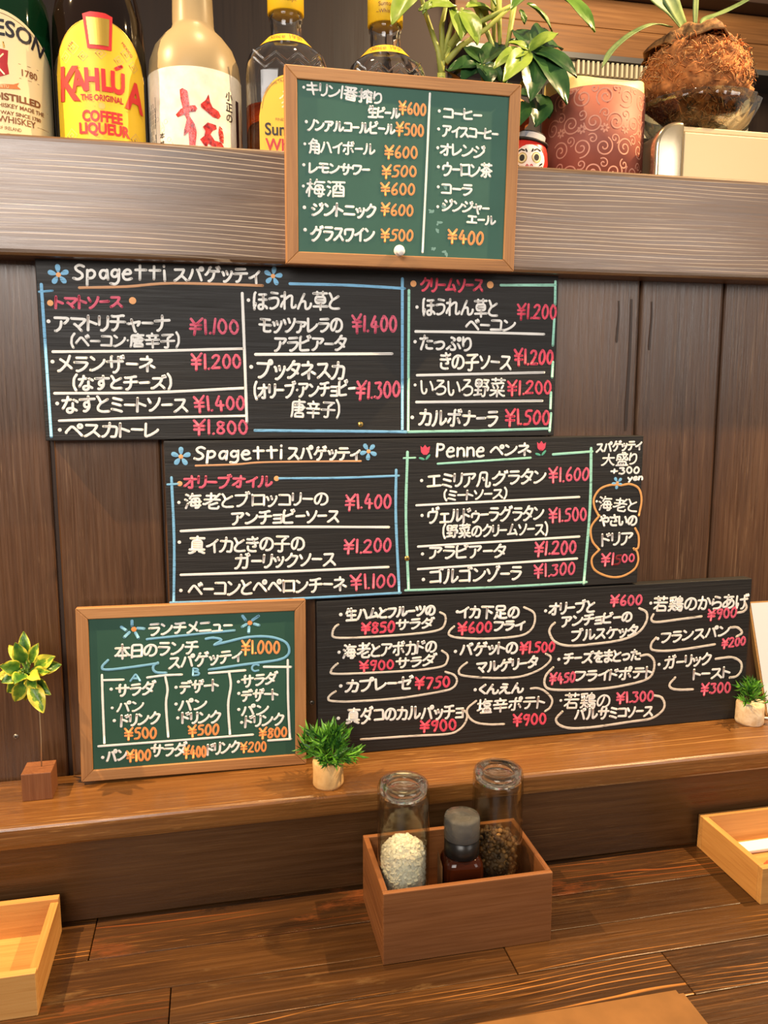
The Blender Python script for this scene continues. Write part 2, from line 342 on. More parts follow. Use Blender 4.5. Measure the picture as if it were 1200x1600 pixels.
def smooth_line(P, cut=6.0, it=2):
    """round the corners of a pen stroke, ends kept"""
    P = [Vector((p[0], p[1])) for p in P]
    closed = len(P) > 3 and (P[0] - P[-1]).length < 1e-3
    for _ in range(it):
        Q = [P[0]]
        for i in range(1, len(P) - 1):
            a, b, c = P[i - 1], P[i], P[i + 1]; la, lc = (a - b).length, (c - b).length
            if la < 1e-6 or lc < 1e-6: continue
            Q += [b + (a - b) * min(0.25, cut / la), b + (c - b) * min(0.25, cut / lc)]
        Q.append(P[-1]); P = Q; cut *= 0.5
    return P
def curve_pts(P, n=5):
    """Catmull-Rom through the points of a long drawn line"""
    P = [Vector((p[0], p[1])) for p in P]
    if len(P) < 3: return P
    E = [P[0] * 2 - P[1]] + P + [P[-1] * 2 - P[-2]]; out = []
    for i in range(1, len(E) - 2):
        for k in range(n):
            t = k / n; a, b, c, d = E[i - 1], E[i], E[i + 1], E[i + 2]
            out.append(0.5 * ((2 * b) + (c - a) * t + (2 * a - 5 * b + 4 * c - d) * t * t + (3 * b - a - 3 * c + d) * t ** 3))
    return out + [P[-1]]
def ribbon(mb, P, w, to3d, lift=0.00035, mat=0, wob=0.0):
    """a raised, round-ended bead of paint along a 2D line (mm) put on a surface by to3d(x, z, height)"""
    P = [p for i, p in enumerate(P) if i == 0 or (p - P[i - 1]).length > 1e-4]
    if len(P) == 1: P = [P[0], P[0] + Vector((0.05, 0))]
    n = len(P); rows = []
    for i in range(n):
        d = (P[min(i + 1, n - 1)] - P[max(i - 1, 0)]); d = d.normalized() if d.length > 1e-9 else Vector((1, 0)); nn = Vector((-d.y, d.x))
        ww = w * (1 + wob * math.sin(i * 2.1 + P[0].x))
        rows.append((P[i] + nn * ww, P[i], P[i] - nn * ww, d))
    vs = []; fs = []
    for a, c, b, d in rows: vs += [to3d(a.x, a.y, lift * 0.3), to3d(c.x, c.y, lift), to3d(b.x, b.y, lift * 0.3)]
    for i in range(n - 1):
        k = i * 3; fs += [(k, k + 1, k + 4, k + 3), (k + 1, k + 2, k + 5, k + 4)]
    for e, (i, sg) in enumerate(((0, -1), (n - 1, 1))):
        a, c, b, d = rows[i]; k0 = len(vs); nn = (a - c)
        L = nn.length; nn = nn / L if L else Vector((0, 1)); prev = i * 3
        for q in range(1, 6):
            t = PI * q / 6; p = c + nn * L * math.cos(t) + d * sg * L * math.sin(t); vs.append(to3d(p.x, p.y, lift * 0.3))
            fs.append((i * 3 + 1, prev, len(vs) - 1)); prev = len(vs) - 1
        fs.append((i * 3 + 1, prev, i * 3 + 2))
    mb.add(vs, fs, mat, True)
def blob(mb, x, z, r, to3d, lift=0.0004, mat=0, sx=1.0, rot=0.0, n=14, tip=0.0):
    vs = [to3d(x, z, lift)]
    for k in range(n):
        a = 2 * PI * k / n; px, pz = r * sx * math.cos(a), r * math.sin(a) * (1 - tip * math.cos(a))
        vs.append(to3d(x + px * math.cos(rot) - pz * math.sin(rot), z + px * math.sin(rot) + pz * math.cos(rot), lift * 0.3))
    mb.add(vs, [(0, 1 + k, 1 + (k + 1) % n) for k in range(n)], mat, True)
_font_cache = {}
def font_mesh(s, size, bold=0.0, shear=0.0, space=1.0):
    key = (s, size, bold, shear, space)
    if key not in _font_cache:
        cu = bpy.data.curves.new('lettering', 'FONT'); cu.body = s; cu.size = size; cu.offset = bold; cu.shear = shear; cu.space_character = space
        cu.align_x = 'CENTER'; cu.resolution_u = 3; cu.fill_mode = 'FRONT'; cu.dimensions = '2D'
        o = bpy.data.objects.new('lettering', cu); COL.objects.link(o)
        ev = o.evaluated_get(bpy.context.evaluated_depsgraph_get()); me = ev.to_mesh()
        _font_cache[key] = ([(v.co.x, v.co.y) for v in me.vertices], [tuple(p.vertices) for p in me.polygons])
        ev.to_mesh_clear(); bpy.data.objects.remove(o); bpy.data.curves.remove(cu)
    return _font_cache[key]
class Round:
    """upright round surface: maps flat (x, z) in metres to points on a cylinder of radius r facing angle a0"""
    def __init__(s, r, a0=0.0, c=(0, 0)): s.r = r; s.a0 = a0; s.c = c
    def __call__(s, x, z, h=0.0):
        a = s.a0 + x / s.r; return (s.c[0] + (s.r + h) * math.sin(a), s.c[1] - (s.r + h) * math.cos(a), z)
def put_text(mb, s, size, x, z, surf, h, mat=0, bold=0.0, arc=None, xs=1.0, rot=0.0, shear=0.0, space=1.0):
    V, F = font_mesh(s, size, bold, shear, space); out = []
    if size > 0.012: V, F = refine(V, F, 0.004)
    for vx, vy in V:
        vx *= xs
        if arc: a = vx / arc; vx, vy = (arc + vy) * math.sin(a), (arc + vy) * math.cos(a) - arc
        px, pz = vx * math.cos(rot) - vy * math.sin(rot), vx * math.sin(rot) + vy * math.cos(rot)
        out.append(surf(x + px, z + pz, h))
    mb.add(out, F, mat, False)
def patch(mb, surf, x0, x1, zb, zt, h, mat=0, nx=24, nz=8):
    vs = []
    for i in range(nx + 1):
        x = x0 + (x1 - x0) * i / nx; lo = zb(x) if callable(zb) else zb; hi = zt(x) if callable(zt) else zt
        for j in range(nz + 1): vs.append(surf(x, lo + (hi - lo) * j / nz, h))
    mb.add(vs, [(i * (nz + 1) + j, (i + 1) * (nz + 1) + j, (i + 1) * (nz + 1) + j + 1, i * (nz + 1) + j + 1) for i in range(nx) for j in range(nz)], mat, True)
def refine(V, F, maxlen):
    bm = bmesh.new(); vv = [bm.verts.new((x, z, 0)) for x, z in V]
    for f in F:
        try: bm.faces.new([vv[i] for i in f])
        except ValueError: pass
    bmesh.ops.triangulate(bm, faces=bm.faces[:])
    for _ in range(4):
        e = [e for e in bm.edges if e.calc_length() > maxlen]
        if not e: break
        bmesh.ops.subdivide_edges(bm, edges=e, cuts=1); bmesh.ops.triangulate(bm, faces=bm.faces[:])
    bm.normal_update(); bm.verts.index_update()
    W = [(v.co.x, v.co.y) for v in bm.verts]; G = [tuple(v.index for v in (f.verts if f.normal.z > 0 else reversed(f.verts))) for f in bm.faces]; bm.free(); return W, G
def poly(mb, surf, pts, h, mat=0, maxlen=0.003):
    from mathutils.geometry import tessellate_polygon
    V, F = refine(pts, tessellate_polygon([[Vector((x, z, 0)) for x, z in pts]]), maxlen)
    mb.add([surf(x, z, h) for x, z in V], F, mat, False)
def line2(mb, surf, pts, w, h, mat=0): ribbon(mb, [Vector(p) for p in pts], w, lambda x, z, hh: surf(x, z, h + hh * 0.2), 0.0002, mat)

# ---------------------------------------------------------------- setting: panelled wall, kitchen behind, floor
WALL_BOTTOM, LEDGE_B, LEDGE_T, LEDGE_Y = 0.0, 0.5741, 0.6706, -0.030
SH, SH_Y = 0.1005, -0.0925
mb = MB(); seam = [-1.055 + 0.096 * k for k in range(28)]
mb.box(-1.05, 1.53, 0.004, 0.02, WALL_BOTTOM, LEDGE_T - 0.002, 1)
for a, b in zip(seam[:-1], seam[1:]):
    wg = 0.0008 if abs(a - 0.001) > 0.002 else 0.0030
    mb.box(a + wg, b - 0.0008, RNG.uniform(0.0, 0.0007), 0.012, WALL_BOTTOM, LEDGE_T - 0.002, 0, 0.0032, 3)
wf = structure('wall_front', mb, [M['wall'], M['gap']])
stain = plain('drip_stain', (54, 36, 24), 0.45)
for x, z0, z1, w in ((0.5525, 0.554, 0.512, 0.0011), (0.5665, 0.556, 0.422, 0.0016), (0.5895, 0.554, 0.505, 0.0010)):
    mb = MB(); n = 14; vs = []
    for k in range(n + 1):
        u = k / n; hw = w * (0.7 + 0.5 * u) * (1 if u < 0.95 else 0.5); xx = x + 0.0006 * math.sin(5 * u)
        vs += [(xx - hw, -0.00015, z0 + (z1 - z0) * u), (xx + hw, -0.00015, z0 + (z1 - z0) * u)]
    mb.add(vs, [(2 * k, 2 * k + 2, 2 * k + 3, 2 * k + 1) for k in range(n)]); o = mb.make('drip_stain', stain, wf); o['kind'] = 'structure'
mb = MB(); mb.box(-2.2, 2.8, -2.4, 2.6, -0.80, -0.75); structure('floor', mb, M['steelgrey'])
mb = MB(); mb.box(-2.2, 2.8, 1.40, 1.45, -0.75, 2.1); structure('wall_back', mb, M['darkwood'])
mb = MB(); mb.box(0.62, 0.765, 1.36, 1.40, -0.75, 2.1, 0, 0.003); structure('trim_1', mb, plain('brown_upright', (70, 50, 38), 0.6))
mb = MB()
for k in range(2): mb.box(0.765, 2.8, 1.30, 1.40, 1.337 + 0.0705 * k, 1.4070 + 0.0705 * k, 0, 0.003)
structure('trim_2', mb, M['hood'])
mb = MB(); mb.box(0.765, 2.8, 1.24, 1.40, 1.479, 1.70, 0, 0.004); structure('trim_3', mb, plain('dark_beam', (74, 54, 42), 0.6))
mb = MB(); mb.box(0.765, 2.8, 1.285, 1.40, 1.323, 1.336); structure('trim_4', mb, M['rail'])
t = thing('air_conditioner', 'cream air conditioner with slatted vent below the wood panelling', 'air conditioner', (1.18, 1.30, 1.14))
mb = MB(); mb.box(-0.14, 0.42, 0, 0.098, 0, 0.183, 0, 0.006); mb.box(-0.14, 0.42, -0.012, 0.0, 0.0, 0.142, 0, 0.004); mb.make('casing', M['ac'], t)
mb = MB(); mb.box(-0.09, 0.38, -0.004, 0.0, 0.147, 0.180, 1)
for k in range(34): mb.box(-0.088 + 0.0137 * k, -0.082 + 0.0137 * k, -0.012, -0.004, 0.147, 0.180, 0)
mb.make('vent_slats', [M['ac'], M['ac_slat']], t)

# ---------------------------------------------------------------- ledge, low shelf, counter
t = thing('bar_ledge', 'thick dark wooden ledge along the top of the panelled wall', 'ledge', (0.24, 0.1, LEDGE_B))
mb = MB(); mb.box(-1.3, 1.3, LEDGE_Y - 0.1, 0.004 - 0.1, 0, LEDGE_T - LEDGE_B, 0, 0.005, 3); mb.make('fascia', M['ledge'], t)
mb = MB(); mb.box(-1.3, 1.3, -0.095, 0.14, LEDGE_T - LEDGE_B - 0.03, LEDGE_T - LEDGE_B - 0.0005, 0, 0.001); mb.make('top_board', M['shelf'], t)
t = thing('wall_shelf', 'low brown wooden shelf with rounded front edge along the wall', 'shelf', (0.24, -0.04, 0))
mb = MB(); mb.box(-1.3, 1.3, SH_Y + 0.04, 0.04 - 0.0005, SH - 0.0215, SH, 0, 0.0055, 4); mb.make('shelf_board', M['shelf'], t)
mb = MB(); mb.box(-1.3, 1.3, -0.0404, -0.0164, 0.0008, SH - 0.021, 0, 0.0006); mb.make('apron', M['apron'], t)
rows = [(-0.02, -0.1335), (-0.1335, -0.1785), (-0.1785, -0.222), (-0.222, -0.271), (-0.271, -0.32), (-0.32, -0.40), (-0.40, -0.48)]
joints = [[0.032], [0.72], [0.100, 0.371, 0.86], [0.497], [0.28, 0.74], [0.1, 0.6], [0.3]]
mb = MB()
for k, ((y1, y0), js) in enumerate(zip(rows, joints)):
    xs = [-1.06] + js + [1.54]
    for j, (a, b) in enumerate(zip(xs[:-1], xs[1:])):
        mb.box(a + 0.0004, b - 0.0004, y0 + 0.0003, y1 - 0.0003, -0.035, -RNG.uniform(0.0, 0.0006), (k * 2 + j + (k > 1)) % 4, 0.0009)
ct = mb.make('counter_top', [M['counter%d' % k] for k in range(4)])
tag(ct, 'worn reclaimed plank counter top below the low shelf', 'counter')

# ---------------------------------------------------------------- handwriting
HAND = {'0': '22,74 10,55 8,28 20,4 32,6 42,28 40,56 28,74 20,73', '1': '20,76 20,2', '2': '8,62 18,75 36,72 40,56 26,32 6,6;6,6 44,6', '3': '8,70 40,72 22,46 38,40 40,18 24,2 6,10',
        '4': '26,76 6,28 46,28;32,50 32,0', '5': '40,74 14,74 12,46 32,48 40,28 30,6 8,6', '6': '32,76 14,50 8,22 20,3 36,8 40,26 28,38 12,28', '7': '6,72 42,72 20,0',
        '8': '36,66 22,76 10,64 16,48 34,34 40,16 24,2 8,14 14,34 34,52 38,66', '9': '38,62 24,76 8,62 12,42 30,42 38,62;38,70 34,30 22,0',
        '¥': '4,76 26,46;50,80 26,46;26,46 26,-4;6,46 48,46;6,26 48,26', '.': '8,4 9,5', '+': '4,38 44,38;24,58 24,18', 'A': '4,2 24,74 46,2;12,28 38,28',
        'B': '8,76 8,2;8,76 34,70 34,48 10,42;10,42 40,36 40,10 8,2', 'C': '42,64 26,76 8,56 8,22 24,2 44,12', 'S': '42,68 26,78 8,66 14,48 36,34 40,14 22,0 4,8',
        'p': '8,52 8,-22;8,44 24,56 40,40 32,14 10,12', 'P': '8,76 8,0;8,74 34,74 40,56 30,40 8,40', 'a': '38,46 18,54 6,30 14,6 28,8 38,40;38,52 38,2',
        'g': '36,46 18,56 6,36 14,16 30,18 36,44;38,54 38,-6 26,-22 6,-16', 'e': '6,30 40,32 34,52 18,54 6,32 10,8 24,0 42,8', 't': '18,72 18,2;0,50 42,50', 'i': '12,50 12,0;12,70 12,73',
        'n': '6,52 6,0;6,38 22,54 36,44 38,0', 'y': '4,48 20,14;40,50 12,-22', '(': '26,84 12,62 12,20 26,-6', ')': '6,84 20,62 20,20 6,-6', '・': '10,38 11,39'}
GLYPHS = {
'あ': '42,9 23,4 16,7 15,12 16,20 20,29 32,39 38,41;67,46 67,52;64,46 62,37 54,24 47,16 42,15;40,63 41,63;17,64 49,63 76,66;55,0 60,-1 67,1 80,10 85,20 84,32 78,41 67,46 55,47 39,44;42,9 38,41 42,75',
'い': '71,62 82,41 86,21;17,65 19,28 22,16 26,8 32,5 40,5 45,11 49,20 48,26',
'う': '31,2 36,0 44,1 54,4 64,10 70,16 74,24 75,39 69,47 60,50 46,50 22,45;67,70 32,73',
'え': '34,73 65,70;86,1 70,0 63,2 60,5 54,22 45,26;23,47 61,49;17,1 39,23 45,26;61,49 59,43 46,31 45,26',
'か': '12,52 33,52;90,33 78,59 76,62 71,63;37,73 36,54;36,54 33,52;36,54 58,53 63,45 63,32 59,11 54,3 49,1 38,2 34,6;15,2 28,30 33,47 33,52',
'き': '24,24 23,11 29,3 37,0 51,-2 68,0;50,76 53,72 54,63;60,44 56,63;63,44 71,23 55,24;21,64 32,63 62,64 76,67 78,71;81,47 55,43 19,44',
'く': '61,5 29,32 26,36 26,40 30,45 62,71',
'げ': '90,78 94,69;78,76 83,66;69,50 69,51;25,29 26,25 23,15 18,12;68,71 69,25 67,17 62,6 55,-1 47,-2;42,50 87,52;18,70 14,29 16,14 18,12 19,2',
'さ': '30,31 25,29 23,21 23,11 28,5 36,1 44,0 71,1;61,58 62,52 71,35 72,30;70,31 69,32 70,31;70,31 71,30;58,58 55,75 53,76;81,62 51,57 26,57 18,60;72,30 56,29',
'す': '58,21 42,20 36,25 34,32 36,41 40,44 44,46 58,45;88,62 14,61;31,1 37,-1 46,3 57,15 60,27 57,48 57,75',
'た': '86,3 68,2 54,5 50,10 50,21;19,0 18,3 28,27 35,58;85,44 57,44;37,59 38,74;13,59 25,57 55,61',
'っ': '37,5 41,2 51,3 60,5 71,11 80,23 79,35 74,42 64,46 50,45 21,37',
'と': '24,73 28,71 41,44;41,44 25,25 24,15 26,10 32,5 47,1 80,3;41,44 47,45 75,60',
'な': '34,58 33,51 28,40 15,19;83,9 71,16 65,17;87,50 84,53 70,60;39,75 37,60;64,44 65,8 63,3 57,-1 47,-2 39,2 36,7 37,15 43,19 65,20;13,58 34,58 36,60 54,62',
'の': '49,3 58,2 70,6 78,13 83,20 85,28 85,42 81,52 76,58 68,64 55,67 44,67 34,63 26,58 17,48 13,32 14,20 21,10 26,9 34,13 44,32 50,53 51,67',
'ぷ': '31,4 33,1 45,0 54,2 58,7 58,16 55,24 39,41;36,70 39,71 57,62 57,57 54,54 51,54;6,7 14,11 27,22;88,8 81,24 75,32;76,64 75,57 80,52 87,51 91,55 93,61 89,67 82,68 76,64',
'ほ': '18,12 23,15 26,26;89,6 88,10 80,16 69,18;44,44 86,45;69,21 53,22 47,20 42,16 41,10 45,3 53,1 62,2 68,7 68,67;46,67 68,67 84,68;24,75 19,71 16,45 15,18 16,13 18,12 18,0',
'ま': '52,41 52,42;52,62 52,63;54,19 65,16 81,6;21,44 44,41 80,44;20,65 23,63 34,62 80,64;53,21 31,21 25,18 22,12 23,5 26,2 34,-1 44,-1 52,5 54,11 52,75 56,78',
'や': '41,76 46,76 54,70;31,49 31,49;11,40 29,47 32,50 51,57 70,60 78,58 84,53 86,41 84,36 76,30 67,29 58,30 54,34;20,67 32,47 49,0',
'ら': '67,66 37,73;27,30 27,31;27,31 26,32 27,31;24,30 30,30 45,39 63,40 75,36 80,28 79,16 76,11 70,5 57,1 35,0;23,24 24,29 23,32 26,56',
'り': '26,47 32,50 42,64 53,69 65,67 69,62 73,50 73,30 68,16 55,5 41,0 34,1;28,75 25,49 26,26',
'れ': '10,10 11,16 23,32 29,35;12,57 31,58;31,44 38,46 55,58 69,60 73,57 75,53 71,16 73,6 76,4 86,5 93,9 95,15;30,0 29,37 31,43 32,75',
'ろ': '63,68 63,69 27,68;42,45 44,41;63,68 62,63 41,45 39,40;17,24 37,40 65,41 77,33 80,28 79,16 76,10 69,5 59,1 45,-1 37,0 31,3',
'を': '76,0 42,0 34,5 32,12 34,19 44,28 54,32;54,36 62,37 82,45;39,63 41,75 45,78;28,42 41,45 51,43 54,37 55,17;15,63 36,63 70,65;15,29 28,42 29,48 35,57 36,63',
'ん': '32,36 32,37 33,36;32,36 33,36;88,26 88,18 80,6 73,2 64,0 59,2 56,6 55,31 53,35 48,38 36,35 30,36;13,2 22,23 30,35 31,41 47,71',
'ァ': '62,29 65,29 73,39 76,43 78,50 21,50;23,-2 31,-2 42,8 47,22 48,36',
'ア': '16,67 84,67 80,56 67,42 64,41;48,49 47,29 41,14 26,2 20,2',
'ィ': '51,-4 50,35;50,35 43,34 19,23 14,24;50,35 52,39 63,47 71,55',
'イ': '13,34 28,37 47,47 54,48;54,2 54,49 57,53 74,66',
'ゥ': '49,45 49,57;23,26 23,45 49,45 76,44 75,32 67,13 51,1 42,-3 36,-1',
'ウ': '49,75 49,59;33,3 40,2 49,5 58,10 68,19 78,39 81,58 18,58 18,35',
'ェ': '49,47 49,3;76,47 24,47;80,3 19,3',
'エ': '49,62 49,8;81,62 18,62;87,8 11,8',
'オ': '59,50 54,47 34,25 15,13;60,73 61,55;42,4 45,1 57,1 61,3 62,35 59,54;16,56 58,55 58,54 85,55',
'カ': '44,55 45,56;54,3 67,2 73,4 75,8 79,29 80,55 16,56;13,3 18,3 26,9 34,20 39,30 45,56 45,73',
'ガ': '90,69 84,78;42,55 43,55;81,65 79,65 75,73 71,75;52,4 54,2 67,2 72,5 76,23 78,54 76,55 15,55;10,2 16,2 19,3 28,12 35,24 42,45 43,73',
'キ': '50,29 51,29;45,57 45,56;15,53 17,52 75,61;15,24 84,34;42,74 56,1 59,-1',
'ク': '13,39 20,41 39,60 42,62;46,75 42,62;24,2 32,2 53,15 65,28 78,52 78,61 42,62',
'グ': '74,76 80,67;38,60 34,58 28,49 17,39 13,36 6,36;38,60 74,59 75,51 65,30 51,14 32,1 26,-2 18,0;38,60 42,71 41,75;86,80 91,71',
'ケ': '60,55 58,34 51,18 38,3 36,2 30,2;10,36 13,36 28,55 31,56;31,56 34,74;31,56 86,55',
'ゲ': '80,66 75,75 72,75;27,0 34,0 50,16 56,31 59,54;39,75 33,71;85,79 90,70;86,54 29,54;10,34 12,34 17,39 26,52 29,54 33,71',
'コ': '20,8 80,8;80,8 79,63 21,63',
'ゴ': '76,70 71,78;78,6 18,6;92,72 89,73 85,80 82,81;18,60 78,60 78,0',
'サ': '88,52 10,53;31,28 31,73 35,76;67,72 67,39 63,19 57,10 50,3 44,0 39,2',
'ザ': '91,66 88,76;78,73 81,63;85,50 9,51;37,0 43,-1 48,2 55,8 62,18 65,36 65,71;29,26 29,71 33,75',
'ジ': '84,52 84,45 83,42 68,26 57,17 34,5 22,2 16,3;70,70 76,60;30,70 44,60;29,39 15,47;88,66 83,75',
'ス': '22,65 70,65 71,64 69,55 58,37 56,31;56,31 52,29 30,10 17,3;56,31 77,11 83,3',
'ズ': '78,69 74,77;20,63 69,63 67,52 57,36 54,29;90,72 85,81;54,29 50,28 39,17 23,5 16,2 10,2;54,29 75,10 81,2',
'ゼ': '84,80 91,70;79,67 75,75;33,44 33,46;78,2 45,0 36,3 34,6 32,71;8,41 33,44 33,46 36,47 78,54 76,44 62,27',
'ソ': '19,65 31,44;30,3 35,3 45,9 62,26 74,48 78,67 77,68',
'ゾ': '85,81 89,73;81,63 75,60 70,39 55,17 42,5 32,0 27,2;29,42 17,63 14,64;76,70 72,78',
'タ': '52,78 46,76 42,63;13,38 17,39 23,43 39,62 42,63;63,26 62,26;71,20 45,39 41,40;42,63 78,63 80,62 78,54 66,29 55,18 44,9 28,0 20,2',
'ダ': '11,36 17,39 31,52 35,59 39,61;43,73 39,61;75,60 39,61;75,60 80,68 75,76;86,80 91,71;59,24 60,24;39,37 71,16;16,-1 24,-2 34,3 49,13 60,24 75,50 76,57 75,60',
'チ': '13,41 86,41;51,66 51,38 47,19 41,10 33,3 30,1 24,2;78,70 71,71 51,66 21,65 19,67',
'ッ': '29,32 23,47 18,49;32,-1 39,-2 44,0 55,8 65,18 75,37 78,47 76,52;51,37 44,53',
'ツ': '13,64 16,63 23,44;81,68 83,65 80,52 75,40 67,27 54,13 44,6 34,2 28,3;51,50 43,70 41,70',
'テ': '24,0 32,0 40,6 46,15 50,26 52,44;76,69 25,69;86,44 13,44',
'デ': '96,71 93,71 88,81;73,78 78,76 83,68;24,0 30,-1 45,13 49,24 50,43;23,68 68,68;86,43 12,44',
'ト': '78,32 45,45 37,45;37,1 37,73',
'ド': '34,44 47,42 75,31;81,63 76,73;69,58 63,68;34,0 34,71',
'ナ': '88,49 14,49;25,2 29,2 34,5 44,15 49,26 52,44 52,72',
'ニ': '13,11 83,10;22,60 75,60',
'ネ': '14,19 24,22 42,31 49,32;50,75 50,61;50,0 49,32;68,29 86,19;18,61 72,60 71,54 68,50 52,37 49,32',
'ノ': '73,69 67,49 55,29 37,12 24,5 18,5',
'ハ': '13,5 21,18 29,35 35,57 34,65;89,5 85,8 80,27 63,64 58,66',
'バ': '84,5 69,48 62,62 59,63;13,5 20,16 28,35 33,52 34,62;80,65 75,74;86,78 91,69',
'パ': '84,5 69,48 62,62 59,63;34,62 33,52 28,35 20,16 13,5;78,63 81,60 90,62 93,67 91,75 86,78 79,76 75,71 75,67 78,63',
'ヒ': '27,42 42,44 76,56;81,5 47,3 33,5 28,9 27,71',
'ビ': '75,54 70,54 45,44 23,40;69,75 72,73 76,65 79,65;87,70 82,78;77,3 41,2 29,3 25,6 23,10 23,70 27,74',
'フ': '27,5 33,3 45,9 63,23 75,44 79,63 76,65 18,65',
'ブ': '26,3 32,2 44,8 55,15 64,25 76,50 77,57 76,64;16,64 76,64;76,64 79,70 73,79;91,73 86,81',
'プ': '77,64 77,62;17,64 77,64 77,62 88,62 94,66 95,72 91,79 86,80 81,78 78,74 75,48 64,25 54,15 45,8 32,2 26,3',
'ベ': '68,63 73,53;86,10 60,40 46,54 42,55 37,55 32,51 12,26 13,23;78,69 81,67 86,58',
'ペ': '13,23 12,26 32,51 37,55 42,55 46,54 60,40 86,10;74,68 68,63 68,56 73,50 81,50 86,55 86,63 82,68 74,68',
'ボ': '84,15 72,35;90,69 85,78;26,34 13,15;73,75 78,66;53,76 49,72 49,2 43,-1 34,0;13,55 83,55',
'ポ': '84,15 72,35;26,34 13,15;88,69 83,65 75,67 73,70 74,78 80,81 86,80 89,75 88,69;53,76 49,72 49,2 43,-1 34,0;13,55 83,55',
'マ': '49,21 50,16 64,2;49,21 45,22 29,36 28,35;49,21 73,44 81,55 83,62 14,63 13,64',
'ミ': '32,70 75,61;71,3 45,11 21,15;27,44 68,34',
'ム': '64,37 69,36 70,34 78,19 79,13;26,8 45,71;79,13 83,11 86,3;13,7 79,13',
'メ': '57,36 57,34;29,55 55,37 58,32 68,25 80,13;74,70 69,56 57,34 32,10 19,2 16,3',
'モ': '15,38 86,37;86,7 83,3 57,2 47,5 45,8 44,66;78,66 21,67',
'ャ': '41,39 39,39;67,26 76,38 78,45 71,45 24,35 16,36;55,-6 51,-3 35,56',
'ュ': '28,46 67,45 63,5;18,5 81,5',
'ョ': '24,2 73,2;28,27 73,27;25,50 73,50;73,2 73,50',
'ラ': '31,3 36,1 41,2 62,13 73,26 79,37 80,45 18,46;27,69 76,69',
'リ': '37,3 45,1 53,5 67,18 70,26 72,39 72,71;26,30 26,70',
'ル': '10,3 13,3 18,8 28,27 31,55 30,70;89,32 89,26 76,15 65,7 57,6 56,70',
'レ': '27,69 27,5 36,5 58,15 78,29 85,36 85,38',
'ロ': '81,63 19,63;16,67 19,63;81,9 19,9;81,63 81,3;19,3 19,63',
'ワ': '18,39 18,65 80,65 81,63 77,40 67,21 50,6 39,2 31,3',
'ン': '37,56 23,67 22,67;86,53 86,48 79,37 61,20 38,8 24,3 18,5',
'ヴ': '46,74 47,58;73,77 78,68;84,80 89,71;31,2 37,0 46,3 55,8 67,19 75,36 79,57 78,58 16,58 16,34',
'ー': '15,38 84,38',
'下': '47,48 55,47 83,31;89,72 10,72;47,-4 47,72',
'丨': '49,78 49,-4',
'凡': '90,18 92,11 89,-1 76,-2 71,-1 69,2 68,73 27,73 26,32 20,11 14,2;53,33 44,44',
'唐': '56,71 55,70;31,-1 82,-1;24,44 90,44;30,30 81,31 80,57 31,57;89,71 15,71 15,32 12,10 8,-2;54,80 56,75 55,17;31,-1 32,16 55,17 82,16 82,-1',
'塩': '56,-2 56,24;47,68 90,68;47,68 49,80;71,-2 71,24;46,55 47,37 81,37 81,55 46,55;46,55 41,58;19,78 20,20;86,-2 86,24 41,24 41,-2;91,-2 29,-2;31,23 20,20 19,18 8,13;47,68 45,68 41,58 39,58 37,54 8,55',
'大': '48,50 10,50;89,50 52,50 46,44 40,26 29,11 13,-2 6,-2;49,78 48,49 53,44 62,24 70,13 85,-1 88,-2 91,-1',
'子': '90,35 9,35;28,-2 33,-5 49,-3 50,50 51,52 71,65 75,72;84,73 19,73',
'搾': '86,23 60,23;19,31 6,30;65,72 64,78 60,81;86,50 71,61;60,8 88,8;37,48 41,48 55,61 59,62;31,36 20,34;60,48 55,46 53,37;34,24 39,24 49,35 53,37;29,60 8,60;60,37 60,-5;53,37 90,37;38,62 39,71 65,72 89,71 89,63;7,-2 10,-4 16,-4 19,-2 20,2 20,79',
'日': '21,3 78,3;21,38 78,38;21,-3 21,73 78,72 78,3',
'本': '8,14 13,15 26,30 39,51 39,58;91,15 88,15 73,29 60,51 58,58;26,14 73,14;49,-4 49,79;88,58 10,58',
'梅': '46,31 47,32;68,18 60,24;7,13 7,18 14,36 18,39;70,39 62,45;41,57 46,67 49,69;83,8 83,9;20,45 26,43 31,34 31,31;19,58 20,58;49,69 89,69;49,69 51,80;8,58 29,58;39,31 92,31;91,8 44,9 49,53 85,52 82,2 78,-4 70,-5 67,-3;20,-5 20,37 18,39 20,45 20,79',
'海': '65,10 65,18 57,25;41,31 42,32;44,68 89,68;83,10 81,10;59,46 67,39 67,32;26,71 15,78 13,77;19,43 9,49;12,-1 22,24;64,-3 75,-4 80,1 83,10 84,52 44,52 39,17 39,10 89,10;32,32 91,32;33,54 41,68 44,68 46,80',
'生': '22,60 19,60 11,45;22,60 26,76;22,60 85,60;50,-1 50,78;19,31 81,31;10,-2 90,-2',
'番': '49,52 49,52;79,70 73,67 68,58 68,52;22,-2 78,-2;22,27 78,27;22,13 78,13;49,-2 49,27;49,74 49,36;10,52 90,52;83,76 75,78 49,74 26,73 14,74;57,52 59,46 70,38 82,31 89,29 92,31;30,52 30,59 26,66 26,73;7,29 19,31 21,34 39,45 41,52;19,31 22,27 22,-2;81,32 78,27 78,-2',
'盛': '54,69 55,68;59,-3 59,21;16,54 41,53 40,37 37,34 28,34 25,37;40,-3 40,21;76,69 76,75 70,80 65,80;21,-3 21,21 78,21 79,-3;8,-3 90,-3;65,43 66,42;80,58 75,52 63,40 50,33;11,31 16,49 18,69 88,69;88,44 90,37 87,31 80,31 71,36 63,45 59,54 56,68 54,69 53,80',
'真': '6,-3 14,-4 37,5;75,37 23,37;75,26 23,26;75,48 23,48;62,5 66,5 87,-3 90,-3;49,72 48,71;50,79 47,60;88,71 12,71;75,15 75,58 48,60 23,58 23,15;9,14 90,14',
